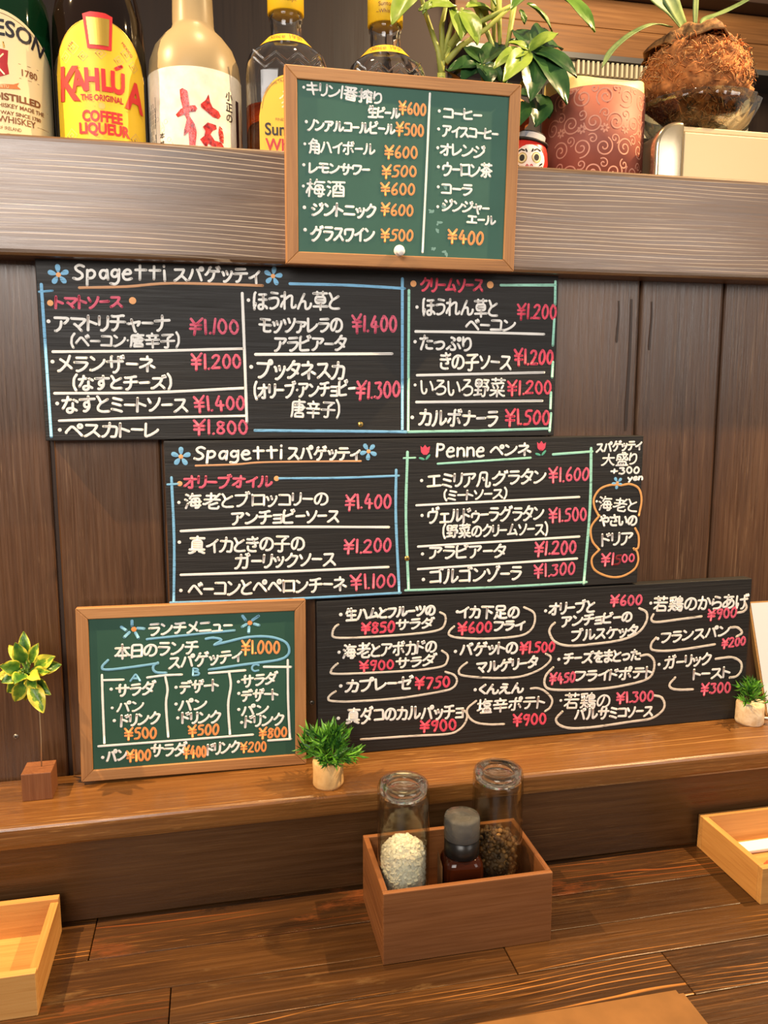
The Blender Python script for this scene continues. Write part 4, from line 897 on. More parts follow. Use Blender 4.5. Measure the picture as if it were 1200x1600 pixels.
TULIPS = [('b2', 6.1, 142.8), ('b2', 126.6, 145.2)]
CHALK_FLOWERS = [((-54.2, 141.9), [[(-65.2, 144.4), (-61.2, 141.3)], [(-55.7, 149.8), (-55.8, 145.4)], [(-50.8, 142.8), (-45.3, 142.1)], [(-52.8, 138.4), (-50.5, 133.5)], [(-58.4, 139.1), (-62.8, 134.9)]]), ((51.5, 143.1), [[(44.8, 150.0), (47.5, 145.9)], [(53.9, 145.6), (59.6, 149.3)], [(55.7, 141.8), (59.9, 140.4)], [(50.6, 139.0), (50.2, 133.8)], [(48.1, 141.8), (44.3, 139.7)]])]
SMUDGES = [(25.4, 50.6), (36.2, 54.8), (32.6, 40.0), (31.8, 34.4), (27.6, 16.7), (39.3, 14.4), (37.7, 71.2)]
LABELWORD = {'white': 'white handwritten menu lettering', 'pink': 'pink handwritten price', 'red': 'rose red handwritten lettering', 'darkred': 'dark red overwritten digit', 'orange': 'orange handwritten price', 'sky': 'sky blue letter'}
def write_board(root, key, face, wpen, line_colours=True):
    to3d = lambda x, z, hh: (x / 1000.0, face - 0.00008 - hh, z / 1000.0)
    for e in WRITING[key]:
        colour, s, x0, z0, x1, z1, h = e[:7]
        mb = MB(); w = wpen * (0.8 if h < 11 else 0.92 if h < 15 else 1.0)
        dense = sum(ch in '番搾梅海鶏若塩盛真野菜酒唐草茶角' for ch in s) / len(s)
        if dense: w *= 0.80 if dense > 0.3 else 0.90
        for P in layout(s, x0, z0, x1, z1, h): ribbon(mb, P, w, to3d, wob=0.05)
        if len(e) > 7: blob(mb, e[7], e[8], w * 1.45, to3d)
        price = s[0] == '¥'
        nm = 'price' if price else 'column_letter' if s in 'ABC' else 'heading' if s in ('Spagetti', 'スパゲッティ', 'Penne', 'ペンネ', 'ランチメニュー', 'トマトソース', 'オリーブオイル', 'クリームソース') else 'menu_line'
        o = mb.make(nm, INK[colour], root); o['label'] = LABELWORD.get(colour, 'handwritten lettering')
    for nm, colour, w, P in MARKS[key]:
        mb = MB(); ribbon(mb, curve_pts(P), w / 2, to3d, 0.0004, wob=0.06); o = mb.make(nm, INK[colour], root); o['label'] = colour + ' painted line'
    for b, x, z, r in FLOWERS:
        if b != key: continue
        mb = MB(); a0 = RNG.uniform(0, 1)
        for k in range(5):
            a = a0 + 2 * PI * k / 5; blob(mb, x + math.cos(a) * r * 0.6, z + math.sin(a) * r * 0.6, r * 0.24, to3d, 0.0004, 0, 1.75, a, tip=-0.35)
        fl = mb.make('flower_drawing', INK['blue'], root); fl['label'] = 'blue painted flower'
        mb = MB(); blob(mb, x, z, r * 0.24, to3d, 0.0006); mb.make('flower_centre', INK['salmon'], fl)
    for b, x, z, r in DOTS:
        if b == key: mb = MB(); blob(mb, x, z, r, to3d); mb.make('painted_dot', INK['salmon'], root)
    for b, x, z in TULIPS:
        if b != key: continue
        mb = MB(); poly(mb, lambda px, pz, h: to3d(x + px, z + pz, h), [(-4.6, 5.0), (-2.4, 3.2), (0, 6.0), (2.2, 3.2), (5.0, 4.6), (4.2, -1.0), (2.0, -3.6), (-1.6, -3.6), (-4.0, -1.0)], 0.0004, 0, 50)
        tu = mb.make('tulip_drawing', INK['red'], root); tu['label'] = 'red painted tulip'
        mb = MB(); blob(mb, x - 3.2, z - 7.4, 1.2, to3d, 0.0004, 0, 2.6, -0.3); blob(mb, x + 3.0, z - 6.0, 1.2, to3d, 0.0004, 0, 2.9, 0.85)
        mb.make('tulip_leaves', INK['teal'], tu)
    if key == 'lunch':
        for (cx, cz), petals in CHALK_FLOWERS:
            mb = MB()
            for P in petals: ribbon(mb, [Vector(p) for p in P], 1.35, to3d)
            fl = mb.make('flower_drawing', INK['sky'], root); fl['label'] = 'blue chalk flower'
            mb = MB(); blob(mb, cx, cz, 2.4, to3d, 0.0005); mb.make('flower_centre', INK['orange'], fl)
def screw(root, x, z, face, mat):
    mb = MB(); mb.lathe([(0.0026, 0.0), (0.0026, 0.0004), (0.0018, 0.0009), (0, 0.001)], seg=18)
    mb.v = [(p[0], -p[2], p[1]) for p in mb.v]
    for a in (0.5, 0.5 + PI / 2):
        dx, dz = math.cos(a), math.sin(a); mb.add([(dx * 0.0015 - dz * 0.0003, -0.00105, dz * 0.0015 + dx * 0.0003), (dx * 0.0015 + dz * 0.0003, -0.00105, dz * 0.0015 - dx * 0.0003), (-dx * 0.0015 + dz * 0.0003, -0.00105, -dz * 0.0015 - dx * 0.0003), (-dx * 0.0015 - dz * 0.0003, -0.00105, -dz * 0.0015 + dx * 0.0003)], [(0, 1, 2, 3)], 1)
    o = mb.make('screw', [mat, M['blackprint']], root, (x, face, z)); return o
def black_board(key, x0, x1, z0, z1, label):
    t = thing('menu_board', label, 'menu board', ((x0 + x1) / 2, 0, z0)); w = (x1 - x0) / 2; hgt = z1 - z0
    mb = MB(); mb.box(-w, w, -0.014, -0.0003, 0, hgt, 0, 0.0009, 2)
    mb.make('panel', M['blackboard'], t); write_board(t, key, -0.014, 1.36 if key == 'b3' else 1.24); return t
b1 = black_board('b1', 0.0, 0.48, 0.4186, 0.5755, 'black plank menu board of tomato and cream spaghetti, highest of the three black boards')
screw(b1, 0.0425, 0.0125, -0.0142, M['brass'])
b2 = black_board('b2', 0.1007, 0.5791, 0.2622, 0.4176, 'black plank menu board of olive oil spaghetti and penne, middle of the three')
screw(b2, -0.0115, 0.037, -0.0142, M['brass'])
b3 = black_board('b3', 0.2381, 0.7171, 0.1010, 0.2605, 'black plank menu board of salads and side dishes standing on the low shelf')
def green_board(key, w, h, th, loc, rot, mat, label, rail=0.0105):
    t = thing('chalkboard', label, 'chalkboard', loc, rot)
    mb = MB(); mb.box(-w / 2 + 0.004, w / 2 - 0.004, -th + 0.0022, -0.001, 0.004, h - 0.004); mb.make('writing_panel', mat, t)
    for nm, verts in (('top', [(-w / 2, h), (w / 2, h), (w / 2 - rail, h - rail), (-w / 2 + rail, h - rail)]), ('bottom', [(-w / 2, 0), (w / 2, 0), (w / 2 - rail, rail), (-w / 2 + rail, rail)]),
                      ('left', [(-w / 2, 0), (-w / 2, h), (-w / 2 + rail, h - rail), (-w / 2 + rail, rail)]), ('right', [(w / 2, 0), (w / 2, h), (w / 2 - rail, h - rail), (w / 2 - rail, rail)])):
        bm = bmesh.new(); f = [bm.verts.new((x, -th, z)) for x, z in verts]; g = [bm.verts.new((x, 0, z)) for x, z in verts]
        bm.faces.new(f); bm.faces.new(g[::-1])
        for k in range(4): bm.faces.new((f[k], g[k], g[(k + 1) % 4], f[(k + 1) % 4]))
        bmesh.ops.recalc_face_normals(bm, faces=bm.faces[:]); bmesh.ops.bevel(bm, geom=bm.edges[:], offset=0.0006, segments=1, affect='EDGES')
        mb = MB(); mb.bm(bm); mb.make('frame_rail', M['frame'] if nm in ('top', 'bottom') else M['frame_v'], t)
    write_board(t, key, -th + 0.0022, 1.16); return t
def pose(c, h, th, tilt, roll):
    R = Matrix.Rotation(tilt, 3, 'X') @ Matrix.Rotation(roll, 3, 'Y'); return Vector(c) + R @ Vector((0, th, -h / 2)), R.to_euler()
lc, rt = pose((0.3179, -0.045, 0.6531), 0.161, 0.0115, 0.0512, 0.0019)
gb = green_board('top', 0.2109, 0.161, 0.0115, lc, rt, M['green'], 'framed green chalkboard of drinks hung on the ledge front, beside the bottles')
mb = MB(); f3 = lambda x, z, hh: (x / 1000.0, -0.0115 + 0.0022 - 0.00005 - hh * 0.2, z / 1000.0)
for x, z in SMUDGES:
    for k in range(5): blob(mb, x + RNG.uniform(-1.6, 1.6), z + RNG.uniform(-1.6, 1.6), RNG.uniform(0.4, 1.2), f3, 0.0002, 0, RNG.uniform(1, 2.2), RNG.uniform(0, 3))
mb.make('chalk_smudge', INK['smudge'], gb)
lc, rt = pose((0.1214, -0.0245, 0.1822), 0.1638, 0.008, -0.0363, 0.0132); lc.z = SH + 0.0016
lb = green_board('lunch', 0.2087, 0.1638, 0.008, lc, rt, M['green2'], 'framed green lunch menu chalkboard leaning on the wall, standing on the low shelf')
pin = thing('push_pin', 'white push pin stuck in the lower middle of the drinks chalkboard', 'push pin', (0.3135, -0.0405, 0.5876), (PI / 2 + 0.25, 0.15, 0))
mb = MB(); mb.lathe([(0.0048, 0.0010), (0.0050, 0.0016), (0.0046, 0.0024), (0.0022, 0.0036), (0.0020, 0.0080), (0.0032, 0.0094), (0.0036, 0.0102), (0.0033, 0.0112), (0.0, 0.0114)], seg=24); mb.make('head', M['white_plastic'], pin)
mb = MB(); mb.tube([(0, 0, -0.001), (0, 0, 0.002)], 0.0005, 6); mb.make('needle', M['steel'], pin)
for x, z, lab in ((-0.0443, 0.142, 'rusty screw head in the wall plank behind the twig of leaves'), (0.2340, 0.1523, 'screw head in the wall between the lunch chalkboard and the side dish board')):
    o = screw(None, x, z, 0.0004, M['steel']); tag(o, lab, 'screw')

# ---------------------------------------------------------------- bottles on the ledge
LT = LEDGE_T
def arch(xc, half, zside, ztop, pw=2.2): return lambda x: zside + (ztop - zside) * max(0.0, 1 - abs((x - xc) / half) ** pw) ** 0.62
# green whiskey bottle
t = thing('whiskey_bottle', 'dark green whiskey bottle with a cream label, at the left end of the ledge', 'bottle', (-0.0305, 0.047, LT))
mb = MB(); mb.lathe([(0.0, 0.002), (0.034, 0.001), (0.042, 0.003), (0.0434, 0.008), (0.0434, 0.115), (0.041, 0.130), (0.032, 0.146), (0.021, 0.160), (0.0165, 0.178), (0.0155, 0.22), (0.0165, 0.235), (0.0, 0.236)], seg=48); mb.make('glass', M['glass_green'], t)
mb = MB(); mb.lathe([(0.017, 0.212), (0.0175, 0.216), (0.0175, 0.25), (0.0, 0.251)]); mb.make('cap', M['crimson'], t)
S = Round(0.0436, 0.10)
mb = MB(); patch(mb, S, -0.057, 0.0565, 0.006, lambda x: 0.1085 - 0.034 * (abs(x) / 0.057) ** 2.0, 0.0003, 0, 36); lab = mb.make('label', M['cream_label'], t)
mb = MB(); put_text(mb, 'JAMESON', 0.0180, 0.0085, 0.0875, S, 0.0006, 0, 0.0004, 0.060, 0.90)
o = mb.make('label_text', M['navy'], lab)
mb = MB(); line2(mb, S, [(-0.054 + 0.108 * k / 20, 0.1055 - 0.034 * (abs(-0.054 + 0.108 * k / 20) / 0.057) ** 2.0) for k in range(21)], 0.00025, 0.0004)
for s, sz, x0, x1, z, b in (('1780', 0.0076, 0.0205, 0.0345, 0.0585, 0.0001), ('DISTILLED', 0.0076, -0.0030, 0.0370, 0.0362, 0.0003), ('WHISKEY MADE THE', 0.0046, -0.0040, 0.0405, 0.0302, 0.0001), ('ON WAY SINCE 1780', 0.0042, -0.0060, 0.0365, 0.0245, 0.0001), ('WHISKEY', 0.0075, 0.0, 0.0310, 0.0180, 0.0001), ('OT OF IRELAND', 0.0040, -0.006, 0.0180, 0.0120, 0.0)):
    V, _ = font_mesh(s, sz, b); wd = max(v[0] for v in V) - min(v[0] for v in V); put_text(mb, s, sz, (x0 + x1) / 2, z, S, 0.0006, 0, b, None, (x1 - x0) / wd)
for a, b, z in ((0.019, 0.037, 0.0675), (0.019, 0.037, 0.0560), (-0.003, 0.046, 0.0345), (0.033, 0.046, 0.0195), (-0.002, 0.018, 0.0090)): line2(mb, S, [(a, z), ((a + b) / 2, z), (b, z)], 0.00018, 0.0004)
mb.make('label_text', M['brownprint'], lab)
up = 0.0135
mb = MB(); poly(mb, S, [(x * 1.15, z + up) for x, z in [(-0.0095, 0.0615), (-0.004, 0.063), (0.004, 0.063), (0.0098, 0.0625), (0.0088, 0.052), (0.0095, 0.044), (0.005, 0.0415), (0.0, 0.039), (-0.005, 0.0415), (-0.0095, 0.045)]], 0.0006)
crest = mb.make('crest', M['crimson'], lab)
mb = MB(); line2(mb, S, [(-0.007, 0.059 + up), (0.0, 0.051 + up), (0.0072, 0.043 + up)], 0.0006, 0.0009); line2(mb, S, [(0.0072, 0.059 + up), (0.0, 0.051 + up), (-0.007, 0.043 + up)], 0.0006, 0.0009)
poly(mb, S, [(-0.0015, 0.042 + up), (0, 0.0465 + up), (0.0015, 0.042 + up), (0.0026, 0.0445 + up), (-0.0026, 0.0445 + up)], 0.0009)
mb.make('crest_lines', M['cream_label'], crest)
mb = MB()
for k in range(5): line2(mb, S, [(-0.0085 + k * 0.0042, 0.0645 + up), (-0.0075 + k * 0.0038, 0.069 + 0.002 * (k % 2) + up), (-0.006 + k * 0.0036, 0.0655 + up)], 0.0006, 0.0006)
mb.make('crown_print', M['paleprint'], lab)
mb = MB(); poly(mb, S, [(x * 1.15, z + up) for x, z in [(-0.012, 0.0352), (0.0, 0.0342), (0.012, 0.0362), (0.016, 0.0385), (0.0145, 0.0355), (0.017, 0.0335), (0.012, 0.0325), (0.0, 0.0305), (-0.012, 0.0315)]], 0.0006); bn = mb.make('ribbon_banner', M['terracotta'], lab)
mb = MB(); put_text(mb, 'SINE METU', 0.0034, 0.002, 0.0322 + up, S, 0.001); mb.make('banner_text', M['cream_label'], lab)
# coffee liqueur bottle
t = thing('liqueur_bottle', 'near black coffee liqueur bottle with a bright yellow arched label', 'bottle', (0.0545, 0.046, LT))
mb = MB(); mb.lathe([(0.0, 0.002), (0.034, 0.001), (0.0395, 0.004), (0.0405, 0.010), (0.0405, 0.098), (0.0392, 0.118), (0.0345, 0.140), (0.026, 0.158), (0.0175, 0.176), (0.0145, 0.20), (0.0145, 0.235), (0.0, 0.236)], seg=48); mb.make('glass', M['glass_brown'], t)
mb = MB(); mb.lathe([(0.0152, 0.20), (0.0156, 0.204), (0.0156, 0.238), (0.0, 0.239)]); mb.make('cap', M['crimson'], t)
S = Round(0.0408, 0.10); A = arch(0, 0.0445, 0.066, 0.1075, 2.0)
mb = MB(); patch(mb, S, -0.0445, 0.0445, 0.006, A, 0.0003, 0, 40); lab = mb.make('label', M['yellow_label'], t)
mb = MB(); line2(mb, S, [(-0.0445 + 0.089 * k / 24, A(-0.0445 + 0.089 * k / 24)) for k in range(25)], 0.0004, 0.0004); mb.make('label_border', M['gold'], lab)
mb = MB()
for s, sz, x, z, r in (('K', 0.0385, -0.0300, 0.0425, -0.08), ('A', 0.0240, -0.0182, 0.0490, 0.06), ('H', 0.0240, -0.0072, 0.0500, 0.0), ('L', 0.0240, 0.0045, 0.0500, 0.0), ('U', 0.0240, 0.0140, 0.0495, -0.03), ('A', 0.0330, 0.0300, 0.0390, -0.08)): put_text(mb, s, sz, x, z, S, 0.0010, 0, 0.0011, None, 0.82 if sz > 0.03 else 0.75, r)
line2(mb, S, [(0.0130, 0.0692), (0.0180, 0.0722)], 0.0014, 0.001)
put_text(mb, 'COFFEE', 0.0122, 0.0, 0.0242, S, 0.0008, 0, 0.0005, None, 0.80); put_text(mb, 'LIQUEUR', 0.0122, 0.001, 0.0140, S, 0.0008, 0, 0.0005, None, 0.86)
mb.make('label_text', M['redprint'], lab)
mb = MB(); put_text(mb, 'THE ORIGINAL', 0.0068, 0.0005, 0.0412, S, 0.0008, 0, 0.0002, None, 0.78)
mb.make('small_text', M['crimson'], lab); mb = MB()
put_text(mb, '1936', 0.0036, -0.0245, 0.0855, S, 0.0006, 0, 0, None, 1, 0.75); mb.make('small_text', M['crimson'], lab); mb = MB(); put_text(mb, 'MEXICO', 0.0036, 0.0235, 0.0870, S, 0.0006, 0, 0, None, 1, -0.75)
mb.make('small_text', M['crimson'], lab)
mb = MB(); line2(mb, S, [(-0.020, 0.0372), (-0.006, 0.0365)], 0.0003, 0.0004); line2(mb, S, [(0.006, 0.0365), (0.022, 0.0362)], 0.0003, 0.0004)
for k in range(12):
    a = 2 * PI * k / 12; b = 2 * PI * (k + 1) / 12; poly(mb, S, [(0, 0.037), (0.0028 * math.cos(a), 0.037 + 0.0028 * math.sin(a)), (0.0028 * math.cos(b), 0.037 + 0.0028 * math.sin(b))], 0.0005)
mb.make('flourish_print', M['paleprint'], lab)
for x, z, r in ((-0.0225, 0.0840, 0.0055), (-0.014, 0.0770, 0.0042), (0.016, 0.0765, 0.0042), (0.0235, 0.0835, 0.0055), (0.0305, 0.0755, 0.005), (-0.0305, 0.0775, 0.005), (-0.028, 0.013, 0.0055), (0.030, 0.014, 0.0055), (0.001, 0.0800, 0.0045), (0.031, 0.004, 0.0055), (-0.024, 0.002, 0.0045)):
    mb = MB(); line2(mb, S, [(x - r, z), (x, z + r), (x + r, z), (x, z - r), (x - r, z)], 0.00045, 0.0004); line2(mb, S, [(x - r * .35, z), (x, z + r * .35), (x + r * .35, z), (x, z - r * .35), (x - r * .35, z)], 0.0006, 0.0004)
    mb.make('diamond_print', M['paleprint'], lab)
mb = MB(); poly(mb, S, [(-0.0125, 0.1105), (-0.006, 0.1125), (0.006, 0.1125), (0.0120, 0.1105), (0.0100, 0.0830), (-0.0095, 0.0830)], 0.0008); tg = mb.make('neck_tag', M['redprint'], lab)
mb = MB(); poly(mb, S, [(-0.0095, 0.108), (0.0092, 0.108), (0.0078, 0.0862), (-0.0075, 0.0862)], 0.0011); mb.make('tag_foil', M['gold'], lab)
# frosted plum liquor bottle
t = thing('plum_liquor_bottle', 'frosted glass bottle with a white paper label and red brushwork', 'bottle', (0.1378, 0.046, LT))
mb = MB(); mb.lathe([(0.0, 0.002), (0.036, 0.001), (0.0415, 0.005), (0.0420, 0.010), (0.0420, 0.078), (0.0405, 0.090), (0.0355, 0.103), (0.0275, 0.113), (0.0205, 0.1195), (0.0188, 0.124), (0.0180, 0.15), (0.0172, 0.22), (0.0, 0.221)], seg=56); mb.make('glass', M['frost'], t)
mb = MB(); mb.lathe([(0.0178, 0.205), (0.0182, 0.21), (0.0182, 0.245), (0, 0.246)]); mb.make('cap', M['blackprint'], t)
S = Round(0.0423, 0.0)
mb = MB(); patch(mb, S, -0.062, 0.062, 0.006, 0.0752, 0.0003, 0, 48); lab = mb.make('label', M['washi'], t)
mb = MB(); q = lambda P: [((x - 304) * 0.000545 + 0.0006, 0.0725 - (y - 107) * 0.000535) for x, y in P]
for P in ([(279, 139), (284, 137), (291, 141), (294, 164), (303, 163), (306, 168), (303, 173), (293, 174), (293, 180), (301, 192), (304, 205), (301, 229), (292, 234), (291, 205), (283, 212), (284, 203), (289, 186), (285, 178), (274, 182), (271, 178), (280, 169), (283, 168), (280, 155)],
          [(325, 143), (327, 155), (331, 163), (341, 167), (345, 174), (341, 179), (331, 178), (322, 172), (312, 165), (312, 160), (320, 153)],
          [(314, 196), (322, 188), (336, 190), (337, 196), (330, 200), (326, 206), (333, 215), (345, 216), (352, 226), (349, 234), (340, 236), (333, 228), (322, 221), (319, 230), (313, 222), (309, 216), (316, 210), (318, 202)],
          [(342, 190), (347, 193), (350, 206), (349, 217), (342, 214), (340, 200)]): poly(mb, S, q(P), 0.0007)
mb.make('brush_character', M['foilred'], lab)
mb = MB()
def pen(mb, s, x, z, size, surf, w, h=0.0006):
    for st in strokes_of(s): ribbon(mb, [Vector((x + p.x / 100 * size - size * 0.5, z + p.y / 100 * size)) for p in smooth_line(st, 6)], w, lambda a, b, hh: surf(a, b, h + hh * 0.1), 0.0003)
for s, z, sz in (('小', 0.0530, 0.0085), ('正', 0.0435, 0.0088), ('の', 0.0345, 0.0085)): pen(mb, s, 0.0330 , z, sz, S, 0.00055)
for s, z, sz in (('本', 0.0165, 0.0058), ('格', 0.0095, 0.0058)): pen(mb, s, -0.0325, z, sz, S, 0.0003)
for k in range(5):
    x = -0.0545 + 0.0031 * k
    for j in range(9):
        if RNG.random() < 0.85: z = 0.048 - 0.0045 * j; line2(mb, S, [(x, z), (x + RNG.uniform(-0.0004, 0.0004), z - 0.0033)], 0.0004, 0.0004)
line2(mb, S, [(-0.059, 0.053), (-0.041, 0.053), (-0.041, 0.008)], 0.00018, 0.0004)
mb.make('label_text', M['blackprint'], lab)
mb = MB(); line2(mb, S, [(-0.040, 0.044), (-0.031, 0.027), (-0.021, 0.010)], 0.00035, 0.0004)
for x, z in ((-0.0385, 0.0335), (-0.028, 0.030), (-0.032, 0.0235), (-0.025, 0.0145)):
    line2(mb, S, [(x + 0.002 * math.cos(a), z + 0.002 * math.sin(a)) for a in [k * PI / 4 for k in range(9)]], 0.0002, 0.0004)
mb.make('blossom_print', plain('faint_blossom_print', (196, 184, 168), 0.6), lab)
mb = MB(); patch(mb, S, 0.0425, 0.0475, 0.006, 0.0555, 0.0006); mb.make('side_band', M['maroon'], lab)
# square whisky bottles
def square_bottle(name, label, loc, rot, level):
    t = thing(name, label, 'bottle', loc, (0, 0, rot), 'square clear whisky bottles with yellow labels')
    prof = [(0.034, 0.001), (0.0375, 0.004), (0.0385, 0.010), (0.0385, 0.080), (0.0380, 0.090), (0.0355, 0.0985), (0.0310, 0.1045), (0.0240, 0.1115), (0.0178, 0.1182), (0.0151, 0.1225), (0.0146, 0.137), (0.0160, 0.1385), (0.0160, 0.1425), (0.0140, 0.144), (0.0135, 0.165)]
    inner = [(r - 0.0026 if z > 0.01 else r - 0.006, max(z, 0.008)) for r, z in prof][::-1]
    mb = MB(); seg = 64; vs = []; allp = prof + inner
    for r, z in allp:
        sup = 4.2 if z < 0.098 else (4.2 - (z - 0.098) / 0.018 * 2.2 if z < 0.116 else 2.0)
        for k in range(seg):
            a = 2 * PI * k / seg; ca, sa = math.cos(a), math.sin(a); rr = (abs(ca) ** sup + abs(sa) ** sup) ** (-1 / sup); vs.append((r * rr * ca, r * rr * sa, z))
    n = len(allp); fs = [(i * seg + k, i * seg + (k + 1) % seg, (i + 1) * seg + (k + 1) % seg, (i + 1) * seg + k) for i in range(n - 1) for k in range(seg)]
    fs += [tuple(range(seg - 1, -1, -1)), tuple((n - 1) * seg + k for k in range(seg))]
    mb.add(vs, fs, 0, True); g = mb.make('glass', M['glass'], t)
    mb = MB()
    for z0, amp in ((0.0965, 0.008), (0.0905, 0.008)):
        P = [(-0.030 + 0.010 * k, -0.0376 - 0.0004 * (k % 2), z0 - amp * (k % 2)) for k in range(7)]; mb.tube(P, 0.0011, 6, smooth=False)
    mb.make('cut_relief', M['glass'], g)
    if level:
        mb = MB(); vs = []
        for r, z in ((0.030, 0.0085), (0.0352, 0.012), (0.0354, level)):
            for k in range(seg):
                a = 2 * PI * k / seg; ca, sa = math.cos(a), math.sin(a); rr = (abs(ca) ** 4.2 + abs(sa) ** 4.2) ** (-1 / 4.2); vs.append((r * rr * ca, r * rr * sa, z))
        mb.add(vs, [(i * seg + k, i * seg + (k + 1) % seg, (i + 1) * seg + (k + 1) % seg, (i + 1) * seg + k) for i in range(2) for k in range(seg)] + [tuple(range(seg - 1, -1, -1)), tuple(2 * seg + k for k in range(seg))], 0, True)
        mb.make('whisky', M['whisky'], t)
    F = lambda x, z, h=0.0: (x, -0.0388 - h, z)
    mb = MB(); A = arch(0, 0.026, 0.040, 0.0765, 2.0); patch(mb, F, -0.026, 0.026, 0.006, A, 0.0002, 0, 30); lab = mb.make('label', M['kaku_label'], t)
    mb = MB()
    line2(mb, F, [(-0.0235 + 0.047 * k / 24, A(-0.0235 + 0.047 * k / 24) - 0.0022 - (0.004 if k in (0, 24) else 0)) for k in range(25)], 0.0002, 0.0003)
    put_text(mb, 'FROM THE TRADITIONAL HOUSE', 0.0034, 0, 0.0705, F, 0.0004, 0, 0, 0.024); mb.make('small_text', M['brownprint'], lab); mb = MB(); put_text(mb, 'FINEST BLEND', 0.0036, 0, 0.0365, F, 0.0004); mb.make('small_text', M['brownprint'], lab)
    mb = MB()
    for k in range(22):
        a = 2.4 * k; r = 0.0012 * math.sqrt(k) * 1.4; line2(mb, F, [(r * math.cos(a), 0.0555 + r * math.sin(a) * 1.2), (r * math.cos(a) + 0.0018, 0.0567 + r * math.sin(a) * 1.2)], 0.0007, 0.0003)
    mb.make('crest', M['cream_label'], lab)
    mb = MB(); put_text(mb, 'Suntory', 0.0150, 0, 0.0240, F, 0.0005, 0, 0.0003, None, 0.9); mb.make('label_text', M['blackprint'], lab)
    mb = MB(); put_text(mb, 'Whisky', 0.0150, 0, 0.0105, F, 0.0005, 0, 0.0003, None, 0.9); mb.make('label_text', M['crimson'], lab)
    cone = lambda x, z, h=0.0: ((lambda a, r: (r * math.sin(a), -r * math.cos(a), z + h))(x / 0.024, 0.0172 + 0.0092 * (0.1190 - z) / 0.0095 + h))
    mb = MB(); patch(mb, cone, -0.034, 0.034, 0.1095, 0.1190, 0.0010, 0, 30, 4); nl = mb.make('shoulder_label', M['kaku_label'], t)
    mb = MB(); put_text(mb, 'Since 1937', 0.0078, 0, 0.1118, cone, 0.0016); mb.make('shoulder_text', M['brownprint'], nl)
    mb = MB(); mb.lathe([(0.0155, 0.1425), (0.0172, 0.1435), (0.0172, 0.170), (0.0160, 0.172), (0, 0.172)]); cp = mb.make('cap', M['cap_yellow'], t)
    S2 = Round(0.0174, 0.0); mb = MB(); put_text(mb, 'Suntory', 0.0052, 0, 0.1555, S2, 0.0003); put_text(mb, '~Whisky~', 0.0050, 0, 0.1490, S2, 0.0003); mb.make('cap_text', M['brownprint'], cp)
    return t
square_bottle('whisky_bottle', 'square clear whisky bottle with amber left and a yellow label, next to the frosted bottle', (0.2235, 0.048, LT), -0.08, 0.0535)
square_bottle('whisky_bottle', 'square clear whisky bottle standing behind the drinks chalkboard, beside the leafy plant', (0.3205, 0.052, LT), -0.12, None)

# ---------------------------------------------------------------- plants, doll, candle, appliance on the ledge
mm = lambda P: (P[0] / 1000.0, P[1] / 1000.0, P[2] / 1000.0)
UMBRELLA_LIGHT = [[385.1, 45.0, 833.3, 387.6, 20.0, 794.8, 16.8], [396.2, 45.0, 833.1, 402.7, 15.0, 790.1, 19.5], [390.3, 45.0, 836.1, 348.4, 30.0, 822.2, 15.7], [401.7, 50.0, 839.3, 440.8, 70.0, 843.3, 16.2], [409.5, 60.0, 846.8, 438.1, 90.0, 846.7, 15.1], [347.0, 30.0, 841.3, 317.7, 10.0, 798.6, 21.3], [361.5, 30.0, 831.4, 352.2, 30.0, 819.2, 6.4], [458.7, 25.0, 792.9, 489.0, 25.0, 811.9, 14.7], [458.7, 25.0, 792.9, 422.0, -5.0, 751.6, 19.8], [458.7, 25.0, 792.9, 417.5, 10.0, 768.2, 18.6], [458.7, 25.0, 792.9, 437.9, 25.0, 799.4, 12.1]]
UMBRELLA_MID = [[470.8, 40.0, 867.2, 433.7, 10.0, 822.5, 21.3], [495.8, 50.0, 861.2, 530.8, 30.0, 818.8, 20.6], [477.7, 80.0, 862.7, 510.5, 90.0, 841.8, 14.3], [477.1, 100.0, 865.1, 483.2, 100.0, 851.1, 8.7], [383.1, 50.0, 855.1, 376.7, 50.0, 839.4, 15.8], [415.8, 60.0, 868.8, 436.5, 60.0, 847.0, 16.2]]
UMBRELLA_DARK = [[463.3, 30.0, 795.3, 465.7, 80.0, 835.0, 18.1], [463.3, 30.0, 795.3, 503.1, 60.0, 815.2, 15.1], [463.3, 30.0, 795.3, 507.6, 18.0, 770.0, 22.8], [463.3, 30.0, 795.3, 489.5, 0.0, 737.6, 23.9], [463.3, 30.0, 795.3, 450.5, -2.0, 737.1, 23.9], [463.3, 30.0, 795.3, 447.8, 50.0, 812.6, 12.3], [463.3, 30.0, 795.3, 499.5, 90.0, 844.6, 16.8], [463.3, 30.0, 795.3, 517.7, 80.0, 820.6, 18.1], [419.2, 50.0, 786.9, 403.7, 70.0, 811.5, 15.1], [419.2, 50.0, 786.9, 384.0, 50.0, 778.1, 17.6], [419.2, 50.0, 786.9, 451.9, 80.0, 820.1, 17.9], [419.2, 50.0, 786.9, 394.3, 40.0, 766.3, 16.1], [419.2, 50.0, 786.9, 418.8, 30.0, 759.9, 18.7], [419.2, 50.0, 786.9, 435.6, 40.0, 768.3, 16.1], [419.2, 50.0, 786.9, 396.9, 80.0, 783.4, 15.2], [479.4, 40.0, 759.5, 465.3, 20.0, 721.7, 20.5], [456.5, 30.0, 748.3, 445.2, 20.0, 719.2, 17.5], [487.7, 60.0, 765.7, 492.6, 50.0, 740.9, 14.1], [435.7, 60.0, 785.2, 444.7, 50.0, 770.1, 13.7]]
